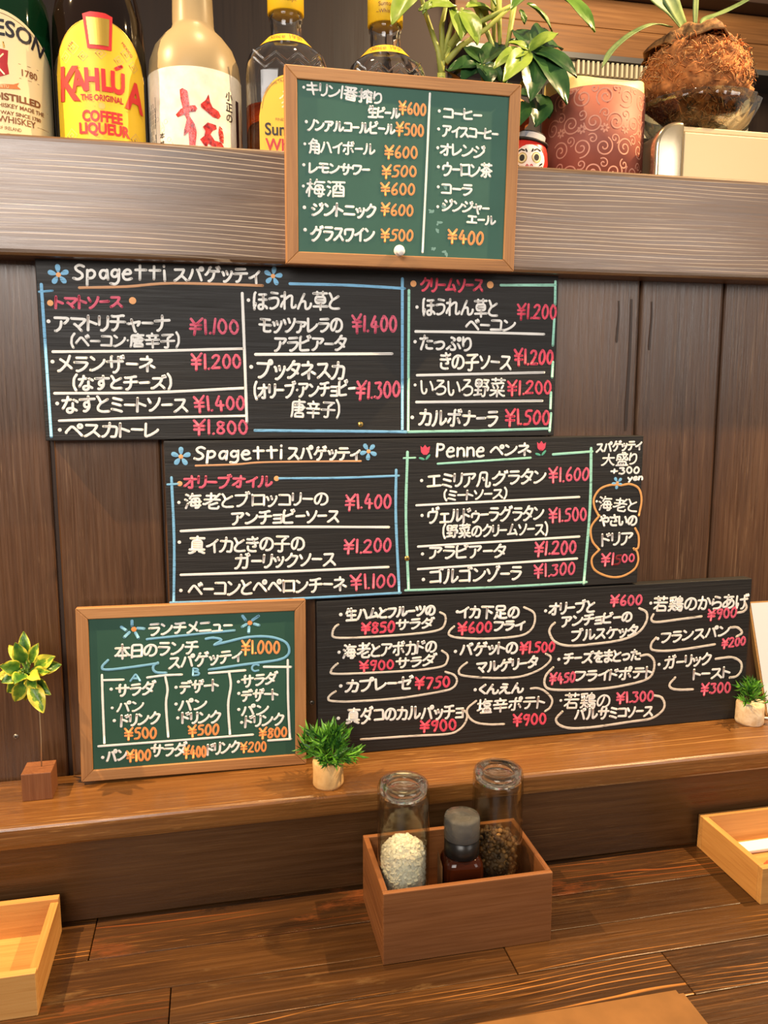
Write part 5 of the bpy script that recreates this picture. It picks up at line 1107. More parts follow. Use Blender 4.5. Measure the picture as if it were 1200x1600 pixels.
UMBRELLA_STEMS = [[[380.4, 60.0, 757.9], [380.2, 60.0, 777.3], [382.1, 60.0, 793.1], [390.0, 58.0, 806.1]], [[380.2, 60.0, 777.3], [376.7, 60.0, 799.8], [361.2, 55.0, 833.1], [351.4, 40.0, 847.4]], [[381.4, 60.0, 791.2], [379.8, 60.0, 823.9], [385.3, 55.0, 851.7]], [[387.4, 58.0, 804.7], [398.2, 55.0, 820.5], [396.2, 45.0, 835.5]], [[386.6, 60.0, 803.1], [406.5, 60.0, 823.3], [434.8, 55.0, 837.5], [449.7, 50.0, 845.0]], [[384.1, 60.0, 789.7], [400.0, 60.0, 806.6], [425.0, 55.0, 822.9], [463.0, 50.0, 856.9]], [[409.3, 60.0, 856.3], [424.9, 65.0, 833.1], [437.3, 70.0, 813.7], [441.4, 70.0, 784.4]], [[442.5, 70.0, 864.0], [444.9, 70.0, 815.6]], [[440.5, 80.0, 868.3], [442.1, 80.0, 819.3]], [[461.1, 70.0, 865.8], [454.4, 70.0, 822.5], [451.3, 70.0, 809.9]], [[419.2, 50.0, 786.9], [426.4, 60.0, 767.4]], [[463.3, 30.0, 795.3], [466.4, 50.0, 779.1], [459.4, 70.0, 760.8]], [[382.0, 60.0, 797.3], [386.5, 60.0, 812.6], [389.7, 45.0, 834.9]]]
SPRIG_LEAVES = [[-22.9, -34.3, 226.7, -24.6, -30.0, 251.6, 9.1], [-24.0, -38.5, 225.1, -28.5, -45.0, 245.9, 11.6], [-19.0, -37.1, 224.2, -10.9, -40.0, 242.7, 9.0], [-14.8, -39.9, 221.4, 4.1, -50.0, 232.6, 12.6], [-14.0, -37.1, 218.3, 7.1, -40.0, 221.5, 11.6], [-27.0, -41.3, 220.4, -39.5, -55.0, 229.3, 12.6], [-27.7, -38.5, 215.3, -42.0, -45.0, 211.1, 10.6], [-22.8, -47.0, 217.6, -26.8, -65.0, 215.9, 11.4], [-16.9, -47.8, 218.4, -5.7, -68.0, 218.8, 9.3], [-19.0, -42.2, 214.4, -10.9, -58.0, 207.6, 11.5], [-17.7, -34.2, 209.8, -2.5, -45.0, 196.3, 9.5], [-18.3, -39.9, 207.3, -8.2, -50.0, 182.2, 12.6], [-25.9, -34.3, 208.7, -35.4, -30.0, 187.3, 11.7], [-29.3, -27.2, 208.7, -43.8, -20.0, 192.6, 9.7], [-25.1, -27.2, 206.3, -29.1, -20.0, 184.1, 9.7], [-28.2, -27.2, 221.0, -40.0, -20.0, 236.6, 8.6], [-15.6, -42.7, 218.5, 1.2, -60.0, 222.3, 8.3], [-30.9, -30.0, 213.9, -49.8, -30.0, 211.0, 9.6], [-21.6, -34.3, 214.7, -20.2, -30.0, 208.8, 11.7], [-23.6, -31.5, 216.9, -27.2, -20.0, 216.6, 12.9]]
FERN_FRONDS = [[[631.3, 60.0, 845.0], [599.2, 40.0, 836.2], [569.3, 30.0, 819.7], [546.4, 25.0, 800.2], [534.2, 20.0, 781.7]], [[644.7, 60.0, 846.1], [622.3, 50.0, 856.7], [600.6, 45.0, 864.8], [571.9, 40.0, 880.8]], [[646.2, 60.0, 846.3], [627.3, 50.0, 860.3], [617.6, 50.0, 874.8], [609.2, 50.0, 895.3]], [[659.7, 60.0, 848.7], [655.8, 55.0, 871.4], [653.5, 50.0, 893.7]], [[675.3, 70.0, 851.7], [686.4, 80.0, 866.0], [705.5, 80.0, 874.2], [728.8, 75.0, 885.9], [740.2, 70.0, 895.7]]]
def rel(P, o): return (P[0] / 1000.0 - o[0], P[1] / 1000.0 - o[1], P[2] / 1000.0 - o[2])
base = (0.432, 0.125, LT)
t = thing('umbrella_plant', 'leafy green umbrella plant in an orange pot behind the drinks chalkboard', 'potted plant', base)
mb = MB(); mb.lathe([(0.044, 0.0), (0.048, 0.002), (0.060, 0.082), (0.064, 0.084), (0.064, 0.096), (0.058, 0.096), (0.056, 0.084), (0.0, 0.083)]); mb.make('pot', M['terracotta'], t)
mb = MB()
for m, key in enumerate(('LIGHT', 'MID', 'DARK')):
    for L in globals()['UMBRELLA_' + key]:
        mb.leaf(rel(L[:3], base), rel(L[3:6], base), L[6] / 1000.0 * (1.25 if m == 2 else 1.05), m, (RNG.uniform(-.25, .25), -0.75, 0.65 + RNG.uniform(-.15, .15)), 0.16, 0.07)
for k in range(14):
    a = RNG.uniform(0, 6.28); c = Vector((0.02 * math.cos(a), 0.02 * math.sin(a) - 0.01, RNG.uniform(0.09, 0.12))); mb.leaf(c, c + Vector((math.cos(a) * 0.05, math.sin(a) * 0.045, RNG.uniform(-0.02, 0.03))), 0.022, 2)
mb.make('foliage', [M['leaf_light'], M['leaf_mid'], M['leaf_dark']], t)
mb = MB()
for P in UMBRELLA_STEMS:
    n = len(P); mb.tube([rel(p, base) for p in P], [0.0034 - 0.0016 * i / (n - 1) for i in range(n)], 8)
mb.tube([rel((380.0, 60.0, 780.0), base), rel((385.0, 75.0, 740.0), base), rel((400.0, 110.0, 700.0), base), (-0.01, 0, 0.08)], 0.0042, 8)
mb.make('stems', M['stem'], t)
# daruma doll
t = thing('daruma_doll', 'small red round doll with white face and grey hat, peeking out beside the chalkboard', 'doll', (0.4640, 0.034, LT), (0, 0, -0.30))
mb = MB(); mb.lathe([(0.008, 0.0), (0.014, 0.002), (0.0185, 0.010), (0.0200, 0.018), (0.0192, 0.028), (0.0170, 0.036), (0.0125, 0.0425), (0.006, 0.046), (0, 0.047)], seg=32); body = mb.make('body', M['daruma'], t)
def ball(x, z, h=0.0):
    zz = max(-0.95, min(0.95, (z - 0.0185) / 0.0285)); r = 0.0200 * math.sqrt(1 - zz * zz * 0.92); a = x / 0.0195; return ((r + h) * math.sin(a), -(r + h) * math.cos(a), z)
def disc(mb, x, z, rx, rz, h, mat=0, n=20): mb.add([ball(x, z, h)] + [ball(x + rx * math.cos(2 * PI * k / n), z + rz * math.sin(2 * PI * k / n), h) for k in range(n)], [(0, 1 + k, 1 + (k + 1) % n) for k in range(n)], mat, True)
mb = MB()
for k in range(6):
    r0, r1 = k / 6, (k + 1) / 6; n = 28
    vs = [ball(0.0165 * r * math.cos(2 * PI * j / n), 0.0185 + 0.0150 * r * math.sin(2 * PI * j / n), 0.0005) for r in (r0, r1) for j in range(n)]
    mb.add(vs, [(j, n + j, n + (j + 1) % n, (j + 1) % n) for j in range(n)], 0, True)
mb.make('face', M['face'], body)
mb = MB()
for sx in (-1, 1): disc(mb, sx * 0.0068, 0.0205, 0.0046, 0.0052, 0.0008, 0); disc(mb, sx * 0.0068, 0.0205, 0.0039, 0.0045, 0.0010, 1); disc(mb, sx * 0.0068, 0.0205, 0.0024, 0.0031, 0.0012, 2)
mb.make('eyes', [M['gold'], M['cream_label'], M['blackprint']], body)
mb = MB()
for sx in (-1, 1):
    line2(mb, ball, [(sx * 0.0025, 0.0262), (sx * 0.0035, 0.0285)], 0.0007, 0.0009); line2(mb, ball, [(sx * 0.0050, 0.0275), (sx * 0.0080, 0.0290), (sx * 0.0112, 0.0272)], 0.0007, 0.0009)
    line2(mb, ball, [(sx * 0.0105, 0.0135), (sx * 0.0128, 0.0150)], 0.0007, 0.0009); line2(mb, ball, [(sx * 0.0100, 0.0105), (sx * 0.0130, 0.0118)], 0.0007, 0.0009); line2(mb, ball, [(sx * 0.0098, 0.0080), (sx * 0.0125, 0.0085)], 0.0006, 0.0009)
mb.make('brows_and_whiskers', M['blackprint'], body)
mb = MB(); line2(mb, ball, [(-0.0050, 0.0082), (-0.002, 0.0098), (0.002, 0.0098), (0.0050, 0.0082)], 0.0005, 0.0009)
for sx in (-1, 1): line2(mb, ball, [(sx * 0.0010, 0.0128), (sx * 0.0020, 0.0140), (sx * 0.0030, 0.0128)], 0.0005, 0.0009)
mb.make('mouth_and_nose', M['redprint'], body)
mb = MB(); mb.lathe([(0.0, 0.0), (0.0175, 0.0005), (0.0178, 0.0020), (0.0140, 0.0032), (0.0138, 0.0082), (0.0122, 0.0092), (0.0, 0.0094)], seg=28); hat = mb.make('hat', M['grey'], t, (0.002, 0, 0.0385)); hat.rotation_euler = (0.05, 0.22, 0)
mb = MB(); mb.lathe([(0.0141, 0.0030), (0.0179, 0.0022), (0.0181, 0.0002), (0.0165, -0.0004)], seg=28); mb.lathe([(0.0126, 0.0091), (0.0128, 0.0098), (0.0, 0.0100)], seg=28); mb.make('hat_brim', M['blackprint'], hat)
# pillar candle
t = thing('pillar_candle', 'wide pale yellow pillar candle wrapped in dusky red scroll paper', 'candle', (0.5475, 0.064, LT))
mb = MB(); R0 = 0.0520; seg = 64; prof = [(R0 - 0.002, 0.0), (R0, 0.003), (R0, 0.09), (R0 - 0.001, 0.103), (R0 - 0.004, 0.1035), (R0 - 0.007, 0.098), (0.02, 0.093), (0.0, 0.092)]; vs = []
for r, z in prof:
    for k in range(seg):
        a = 2 * PI * k / seg; vs.append((r * math.cos(a), r * math.sin(a), z + (0.001 + 0.0062 * math.cos(2 * a) + 0.0012 * math.sin(5 * a) if z > 0.095 else 0)))
mb.add(vs, [(i * seg + k, i * seg + (k + 1) % seg, (i + 1) * seg + (k + 1) % seg, (i + 1) * seg + k) for i in range(len(prof) - 1) for k in range(seg)], 0, True); mb.make('wax', M['candle_wax'], t)
mb = MB(); mb.lathe([(0.004, 0.092), (0.0052, 0.100), (0.0040, 0.109), (0.0012, 0.1185), (0, 0.119)], (-0.010, 0.0, 0), 16); mb.make('wick_flame', M['candle_wax'], t)
mb = MB(); mb.lathe([(R0 + 0.0002, 0.0006), (R0 + 0.0008, 0.0006), (R0 + 0.0008, 0.0935), (R0 + 0.0002, 0.0935)], seg=64); wr = mb.make('paper_wrap', M['wrap'], t)
S = Round(R0 + 0.0008, 0.0); mb = MB()
def spiral(x, z, r, turns, dirn, a0, w=0.0007):
    P = [Vector((x + r * (1 - 0.85 * k / 40) * math.cos(a0 + dirn * turns * 2 * PI * k / 40), z + r * (1 - 0.85 * k / 40) * math.sin(a0 + dirn * turns * 2 * PI * k / 40))) for k in range(41)]
    P = [p for p in P if 0.002 < p.y < 0.0922]
    if len(P) > 3: ribbon(mb, P, w, lambda a, b, hh: S(a, b, 0.0001 + hh * 0.4), 0.0003)
for cxn in range(-3, 4):
    for rz in range(4):
        x = cxn * 0.0225 + (0.011 if rz % 2 else 0); z = 0.011 + rz * 0.0238
        spiral(x, z, 0.0095, 1.6, 1 if (cxn + rz) % 2 else -1, RNG.uniform(0, 6)); spiral(x + 0.011, z + 0.008, 0.0052, 1.2, -1 if (cxn + rz) % 2 else 1, RNG.uniform(0, 6), 0.0006)
        for k in range(7):
            a = 2 * PI * k / 7
            if rz % 2 == 0: px, pz = x + 0.0112 + 0.003 * math.cos(a), z - 0.006 + 0.003 * math.sin(a); blob(mb, px * 1000, pz * 1000, 1.1, lambda q, w_, hh: S(q / 1000, w_ / 1000, 0.0001 + hh * 0.3), 0.0003, 0, 1.6, a)
mb.make('scroll_print', M['wrap_print'], wr)
# metal appliance
t = thing('kitchen_appliance', 'champagne metal appliance with rounded corner at the right end of the ledge', 'appliance', (0.72, 0.08, LT))
def rounded(mb, y0, y1, x0, z1, r, mat, x1=0.20, z0=0.0):
    P = [(x1, z0), (x1, z1)] + [(x0 + r - r * math.sin(k * PI / 2 / 10), z1 - r + r * math.cos(k * PI / 2 / 10)) for k in range(11)] + [(x0, z0)]; n = len(P)
    mb.add([(x, y0, z) for x, z in P] + [(x, y1, z) for x, z in P], [tuple(range(n)), tuple(range(2 * n - 1, n - 1, -1))] + [(k, n + k, n + (k + 1) % n, (k + 1) % n) for k in range(n)], mat, False)
mb = MB(); rounded(mb, -0.066, 0.10, -0.128, 0.0575, 0.022, 0); mb.make('body', M['metal_side'], t)
mb = MB(); rounded(mb, -0.079, -0.066, -0.1335, 0.0605, 0.026, 0, -0.1015)
ob = mb.make('corner_trim', M['chrome'], t); bv = ob.modifiers.new('bevel', 'BEVEL'); bv.width = 0.004; bv.segments = 4; bv.limit_method = 'ANGLE'
for p in ob.data.polygons: p.use_smooth = True
mb = MB(); mb.box(-0.1008, 0.20, -0.076, -0.066, 0.0, 0.0515, 0, 0.0012); mb.box(-0.1008, 0.20, -0.071, -0.066, 0.053, 0.0585, 0, 0.001); mb.make('front_panel', M['champagne'], t)
# glass bowl and mounted fern
bc = (0.668, 0.06, LT + 0.0605)
t = thing('glass_bowl', 'clear ribbed glass bowl on the champagne metal appliance', 'bowl', (bc[0], bc[1], LT + 0.0578))
op = [(0.028, 0.0), (0.036, 0.002), (0.051, 0.014), (0.0595, 0.029), (0.0625, 0.038)]; ip = [(0.0610, 0.039), (0.0575, 0.029), (0.0490, 0.0155), (0.034, 0.005), (0.0, 0.004)]
mb = MB(); vs = []; seg = 72; pr = op + ip
for i, (r, z) in enumerate(pr):
    for k in range(seg): a = 2 * PI * k / seg; rr = r * (1 + (0.022 * math.cos(18 * a) if i < 5 and z > 0.005 else 0)); vs.append((rr * math.cos(a), rr * math.sin(a), z))
mb.add(vs, [(i * seg + k, i * seg + (k + 1) % seg, (i + 1) * seg + (k + 1) % seg, (i + 1) * seg + k) for i in range(len(pr) - 1) for k in range(seg)] + [tuple(range(seg - 1, -1, -1))], 0, True); mb.make('glass', thin_glass('bowl_glass', (240, 240, 232), 0.3), t)
fo = (0.663, 0.06, LT + 0.0650)
t = thing('staghorn_fern', 'staghorn fern growing from an orange brown moss ball set in the glass bowl', 'plant', fo)
bm = bmesh.new(); bmesh.ops.create_icosphere(bm, subdivisions=5, radius=1.0)
def moss_r(d):
    z = d.z; rad = 0.0565 + 0.004 * z; return Vector((d.x * rad, d.y * rad, 0.047 + z * (0.054 if z > 0 else 0.046))) if z > -0.2 else Vector((d.x * rad * (1 + (z + 0.2) * 0.55), d.y * rad * (1 + (z + 0.2) * 0.55), 0.047 + z * 0.046))
for v in bm.verts:
    d = v.co.normalized(); n = mnoise.fractal(d * 3.5, 1.0, 2.0, 4) * 0.09 + mnoise.noise(d * 14) * 0.05; p = moss_r(d); v.co = Vector((p.x * (1 + n), p.y * (1 + n), p.z + n * 0.012))
mb = MB(); mb.bm(bm, 0, True); mo = mb.make('moss_ball', M['moss'], t)
mb = MB()
for k in range(3600):
    d = Vector((RNG.gauss(0, 1), RNG.gauss(0, 1), RNG.gauss(0, 1))).normalized()
    if d.y > 0.35: continue
    p = moss_r(d) * RNG.uniform(0.97, 1.04); tdir = Vector((RNG.gauss(0, 1), RNG.gauss(0, 1), RNG.gauss(0, 1))); tdir -= d * tdir.dot(d) * 0.75; tdir.normalize(); L = RNG.uniform(0.004, 0.011)
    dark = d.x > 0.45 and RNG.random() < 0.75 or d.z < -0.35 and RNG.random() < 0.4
    if p.z < 0.046 and (p.x ** 2 + p.y ** 2) ** 0.5 > 0.048: p = Vector((p.x * 0.93, p.y * 0.93, p.z))
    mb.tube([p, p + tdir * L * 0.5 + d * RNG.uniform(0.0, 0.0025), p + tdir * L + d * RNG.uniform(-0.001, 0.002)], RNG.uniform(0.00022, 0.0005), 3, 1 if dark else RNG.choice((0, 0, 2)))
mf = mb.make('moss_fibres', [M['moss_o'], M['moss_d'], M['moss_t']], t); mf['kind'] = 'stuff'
mb = MB(); vs = []; nu, nv = 36, 8
for i in range(nu + 1):
    a = -PI * 1.02 + 2.04 * PI * i / nu - PI / 2
    for j in range(nv + 1):
        u = j / nv; r = 0.010 + u * (0.034 + 0.006 * math.sin(3 * a) + 0.003 * math.sin(11 * a)); z = 0.1065 - 0.022 * u ** 2.2 + 0.0035 * math.sin(5 * a + 4 * u) * u + mnoise.noise(Vector((a * 2, u * 4, 0))) * 0.005
        vs.append((r * math.cos(a) * 1.05 - 0.004, r * math.sin(a), z))
mb.add(vs, [(i * (nv + 1) + j, (i + 1) * (nv + 1) + j, (i + 1) * (nv + 1) + j + 1, i * (nv + 1) + j + 1) for i in range(nu) for j in range(nv)], 0, True)
sh = mb.make('shield_frond', M['bark'], t); so = sh.modifiers.new('solid', 'SOLIDIFY'); so.thickness = 0.0022
def strap(P, w0, tw, name='frond'):
    P = [Vector(rel(p, fo)) for p in P]; E = [P[0] * 2 - P[1]] + P + [P[-1] * 2 - P[-2]]; C = []
    for i in range(1, len(E) - 2):
        for k in range(6): q = k / 6; a, b, c, d = E[i - 1], E[i], E[i + 1], E[i + 2]; C.append(0.5 * ((2 * b) + (c - a) * q + (2 * a - 5 * b + 4 * c - d) * q * q + (3 * b - a - 3 * c + d) * q ** 3))
    C.append(P[-1]); n = len(C); vs = []
    for i, p in enumerate(C):
        d = (C[min(i + 1, n - 1)] - C[max(i - 1, 0)]).normalized(); s = d.cross(Vector(tw)).normalized(); nr = s.cross(d); u = i / (n - 1); w = w0 * (0.45 + 0.55 * math.sin(PI * min(1, u * 0.9 + 0.1))) * (1 if u < 0.85 else 1 - (u - 0.85) * 5.5)
        for j in range(5): v = -1 + j / 2; vs.append(p + s * v * w + nr * abs(v) * w * 0.22)
    mb = MB(); mb.add(vs, [(i * 5 + j, i * 5 + j + 1, (i + 1) * 5 + j + 1, (i + 1) * 5 + j) for i in range(n - 1) for j in range(4)], 0, True)
    o = mb.make(name, M['fern'], t); so = o.modifiers.new('solid', 'SOLIDIFY'); so.thickness = 0.0008; return o
for P, w, tw in zip(FERN_FRONDS, (0.0042, 0.0085, 0.0090, 0.0036, 0.0062), ((0.2, -0.3, 1), (0.1, -1, 0.3), (-0.1, -1, 0.2), (0.2, -1, 0), (0, -0.5, 1))): strap(P, w, tw)

# ---------------------------------------------------------------- low shelf: small plants, twig on a cube, card, cable
def tuft_pot(loc, r, h, mat, label, spread, tall, n, seed, cats='potted plant'):
    rg = random.Random(seed); t = thing('miniature_plant', label, cats, loc)
    mb = MB(); seg = 36; prof = [(r * 0.97, 0), (r * 1.02, h * 0.1), (r, h * 0.5), (r * 0.99, h * 0.9), (r * 0.93, h), (r * 0.6, h * 0.985), (0, h * 0.98)]; vs = []
    for i, (rr, z) in enumerate(prof):
        for k in range(seg): a = 2 * PI * k / seg; q = rr * (1 + 0.05 * mnoise.noise(Vector((math.cos(a) * 2 + seed, math.sin(a) * 2, z * 60)))); vs.append((q * math.cos(a), q * math.sin(a), z + (0.001 * math.sin(2 * a + seed) if 0 < i else 0)))
    mb.add(vs, [(i * seg + k, i * seg + (k + 1) % seg, (i + 1) * seg + (k + 1) % seg, (i + 1) * seg + k) for i in range(len(prof) - 1) for k in range(seg)] + [tuple(range(seg - 1, -1, -1))], 0, True); mb.make('log_pot', mat, t)
    mb = MB()
    for k in range(n):
        a = rg.uniform(0, 2 * PI); el = rg.uniform(0.1, 1.45); d = Vector((math.cos(a) * math.cos(el) * spread, math.sin(a) * math.cos(el) * spread * 0.8, math.sin(el) * tall)); tip = Vector((0, 0, h * 0.95)) + d * rg.uniform(0.75, 1.0)
        root = Vector((0, 0, h * 0.95)); mb.tube([root, root.lerp(tip, 0.5) + Vector((0, 0, 0.003)), tip], [0.0006, 0.0005, 0.0003], 4, 1)
        dn = d.normalized()
        for j in range(16):
            u = rg.uniform(0.35, 1.0); p = root.lerp(tip, u); b = Vector((rg.gauss(0, 1), rg.gauss(0, 1), rg.gauss(0, 1) * 0.7)); b = (b.normalized() * 0.75 + dn * 0.9).normalized(); L = spread * rg.uniform(0.26, 0.42)
            mb.blade(p, p + b * L, spread * 0.075, 0 if rg.random() < 0.7 else 1, (0, 0, -0.0006))
    mb.make('foliage', [M['grass'], M['grass_dark']], t); return t
tuft_pot((0.2400, -0.0715, SH), 0.0142, 0.0255, M['palelog'], 'small green tufted artificial plant in a pale peeled log, beside the lunch chalkboard', 0.034, 0.036, 34, 3)
tuft_pot((0.7165, -0.0255, SH), 0.0148, 0.0235, M['birch'], 'small green tufted artificial plant in a birch log, at the right end of the shelf', 0.030, 0.028, 20, 8)
co = (-0.0180, -0.0355, SH)
t = thing('twig_holder', 'wooden cube with a thin wire carrying yellow green leaves, left on the shelf', 'ornament', co)
mb = MB(); mb.box(-0.0127, 0.0127, -0.0127, 0.0127, 0.0, 0.0255, 0, 0.0007); mb.make('cube_base', M['cube'], t)
mb = MB(); mb.tube([(0.002, 0.001, 0.0252), (0.0032, 0.0005, 0.05), (0.0035, 0, 0.075), (0.001, 0, 0.11)], 0.0006, 8); mb.make('wire', M['wire'], t)
mb = MB(); c0 = Vector((-0.003, -0.004, 0.114))
for L in SPRIG_LEAVES:
    b, tp = Vector(rel(L[:3], co)), Vector(rel(L[3:6], co)); mb.leaf(b, tp, L[6] / 1000.0 * 1.12, 0, (RNG.uniform(-.3, .3), -0.9, 0.4), 0.14, 0.06, 0.0004, 10, 6, 0.8, edge=RNG.choice((0.05, 0.2, 0.35, 0.5, 0.9)))
mb.make('leaves', M['variegated'], t)
mb = MB()
for L in SPRIG_LEAVES:
    b = Vector(rel(L[:3], co)); mb.tube([c0 + Vector((RNG.uniform(-.003, .003), 0, RNG.uniform(-.004, .004))), (c0 + b) / 2 + Vector((0, -0.001, 0.001)), b], 0.0007, 6)
mb.make('leaf_stalks', M['leaf_mid'], t)
t = thing('card_stand', 'white card in a thin wooden edge at the far right of the shelf', 'card', (0.765, -0.010, SH), (-0.10, 0.0, 0.0))
P = [(-0.040, 0.130), (0.06, 0.130), (0.06, 0.0), (-0.018, 0.0)]
mb = MB(); mb.add([(x, -0.003, z) for x, z in P] + [(x, 0.003, z) for x, z in P], [(3, 2, 1, 0), (4, 5, 6, 7)] + [(k, (k + 1) % 4, 4 + (k + 1) % 4, 4 + k) for k in range(4)]); mb.make('backing', M['pale'], t)
Q = [(-0.0375, 0.1285), (0.058, 0.1285), (0.058, 0.002), (-0.016, 0.002)]
mb = MB(); mb.add([(x, -0.0034, z) for x, z in Q], [(3, 2, 1, 0)]); mb.make('card', M['paper'], t)
mb = MB(); mb.tube([(0.733, -0.020, SH + 0.0016), (0.742, -0.024, SH + 0.0016), (0.752, -0.020, SH + 0.0016), (0.775, -0.018, SH + 0.0016), (0.82, -0.02, SH + 0.0016)], 0.0012, 8); tag(mb.make('cable', M['white_plastic']), 'thin white cable lying on the shelf beside the birch log plant', 'cable')

# ---------------------------------------------------------------- counter: trays, caddy with jars, mat
def tray(loc, w, d, h, label, side_low=0.0):
    t = thing('tray', label, 'tray', loc); th = 0.0065
    mb = MB(); mb.box(-w / 2, w / 2, d / 2 - th, d / 2, 0, h, 0, 0.0006); mb.make('back_wall', M['pale'], t)
    mb = MB(); mb.box(-w / 2, w / 2, -d / 2, -d / 2 + th, 0, h, 0, 0.0006); mb.make('front_wall', M['pale'], t)
    for sx in (-1, 1):
        a, b = (-w / 2, -w / 2 + th) if sx < 0 else (w / 2 - th, w / 2); mb = MB(); mb.box(a, b, -d / 2 + th, d / 2 - th, 0, h - side_low, 0, 0.0006); mb.make('side_wall', M['pale_y'], t)
    mb = MB(); mb.box(-w / 2 + th, w / 2 - th, -d / 2 + th, d / 2 - th, 0.0006, 0.004); mb.make('base', M['pale'], t); return t
tray((-0.0755, -0.1399, 0), 0.16, 0.0975, 0.0348, 'empty pale wooden tray at the left end of the counter', 0.0028)
tray((0.6985, -0.1350, 0), 0.16, 0.0985, 0.0352, 'pale wooden tray holding white paper sleeves, at the right end of the counter', 0.0)
for k in range(2):
    mb = MB(); mb.box(-0.07, 0.07, -0.008, 0.008, 0, 0.0022, 0, 0.0008); mb.box(-0.072, -0.066, -0.0035, 0.0035, 0.0004, 0.0018, 0)
    o = mb.make('paper_sleeve', M['paper'], None, (0.7035, -0.1075 - 0.0008 * k, 0.0042 + 0.0024 * k)); tag(o, ('lower' if k == 0 else 'upper') + ' white paper chopstick sleeve lying along the back of the right tray', 'chopstick sleeve', 'chopstick sleeves'); o.rotation_euler = (0, 0, 0.02 * k)
bm = bmesh.new(); bmesh.ops.create_uvsphere(bm, u_segments=24, v_segments=12, radius=1.0); mb = MB(); mb.bm(bm, 0, True, Matrix.Diagonal((0.028, 0.020, 0.0055, 1))); o = mb.make('packet', M['redfoil'], None, (0.6725, -0.1560, 0.0098)); tag(o, 'red orange packet with a pale seam in the right tray', 'packet')
X0, X1, Y0, Y1, CH = 0.2672, 0.4127, -0.1900, -0.1000, 0.0625
t = thing('condiment_caddy', 'brown wooden box on the counter holding salt, pepper and oil', 'box', ((X0 + X1) / 2, (Y0 + Y1) / 2, 0)); w, d, th = (X1 - X0) / 2, (Y1 - Y0) / 2, 0.0048
mb = MB(); mb.box(-w, w, -d, -d + th, 0, CH, 0, 0.0008); mb.make('front_panel', M['caddy'], t)
mb = MB(); mb.box(-w, w, d - th, d, 0, CH, 0, 0.0008); mb.make('back_panel', M['caddy'], t)
cy = wood('caddy_wood_side', (98, 58, 28), (122, 76, 40), (142, 93, 52), 'y', None, 0, 0.5, 1.2, (6, 1, 4), bump=0.15)
for a in (-w, w - th): mb = MB(); mb.box(a, a + th, -d + th, d - th, 0, CH, 0, 0.0008); mb.make('end_panel', cy, t)
mb = MB(); mb.box(-w + th, w - th, -d + th, d - th, 0.0005, 0.004); mb.make('base', M['caddy'], t)
def jar(loc, r, h, label, name):
    t = thing(name, label, 'jar', loc)
    # bottom-up glass jar: thick, dished base at the top, narrowing to a black grinder cap standing in the caddy
    out = [(r * 0.80, 0.012), (r * 0.84, 0.016), (r * 0.97, 0.026), (r, 0.031), (r, h - 0.010), (r * 0.985, h - 0.005), (r * 0.93, h - 0.0015), (r * 0.84, h), (r * 0.72, h - 0.0008), (r * 0.6, h - 0.0030), (r * 0.3, h - 0.0042), (0, h - 0.0045)]
    inn = [(0, h - 0.0085), (r * 0.5, h - 0.0085), (r * 0.80, h - 0.0095), (r * 0.90, h - 0.013), (r * 0.925, h - 0.018), (r * 0.925, 0.031), (r * 0.88, 0.027), (r * 0.75, 0.017), (r * 0.72, 0.012)]
    mb = MB(); seg = 56; pr = out + inn; vs = [(q * math.cos(2 * PI * k / seg), q * math.sin(2 * PI * k / seg), z) for q, z in pr for k in range(seg)]; n = len(pr)
    mb.add(vs, [(i * seg + k, i * seg + (k + 1) % seg, ((i + 1) % n) * seg + (k + 1) % seg, ((i + 1) % n) * seg + k) for i in range(n) for k in range(seg) if i != len(out) - 1], 0, True); mb.make('glass', M['thin_glass'], t)
    ring = [(r * 0.60, h - 0.0036), (r * 0.66, h - 0.0028), (r * 0.80, h - 0.0012), (r * 0.86, h - 0.0018), (r * 0.915, h - 0.0050), (r * 0.915, h - 0.0100), (r * 0.90, h - 0.0112), (r * 0.80, h - 0.0092), (r * 0.60, h - 0.0078)]; m = len(ring)
    mb = MB()
    vs = [(q * math.cos(2 * PI * k / seg), q * math.sin(2 * PI * k / seg), z) for q, z in ring[::-1] for k in range(seg)]
    mb.add(vs, [(i * seg + k, i * seg + (k + 1) % seg, ((i + 1) % m) * seg + (k + 1) % seg, ((i + 1) % m) * seg + k) for i in range(m) for k in range(seg)], 0, True); mb.make('thick_glass_rim', M['glass'], t)
    mb = MB(); mb.lathe([(r * 0.93, 0.0), (r * 0.95, 0.002), (r * 0.92, 0.0115), (0, 0.0118)]); mb.make('grinder_cap', M['black_plastic'], t); return t
BZ = 0.0043; JR = 0.0222
sp, pp = (0.2940, -0.1470, BZ), (0.3812, -0.1400, BZ)
jar(sp, JR, 0.1310, 'upturned glass jar half filled with white coarse salt, left in the wooden box', 'salt_jar')
jar(pp, JR, 0.1310, 'upturned glass jar of dark peppercorns, right rear in the wooden box', 'pepper_jar')
mb = MB(); ri = JR * 0.895
bm = bmesh.new(); bmesh.ops.create_cube(bm, size=1.0); cube_v = [v.co.copy() for v in bm.verts]; cube_f = [[v.index for v in f.verts] for f in bm.faces]; bm.free()
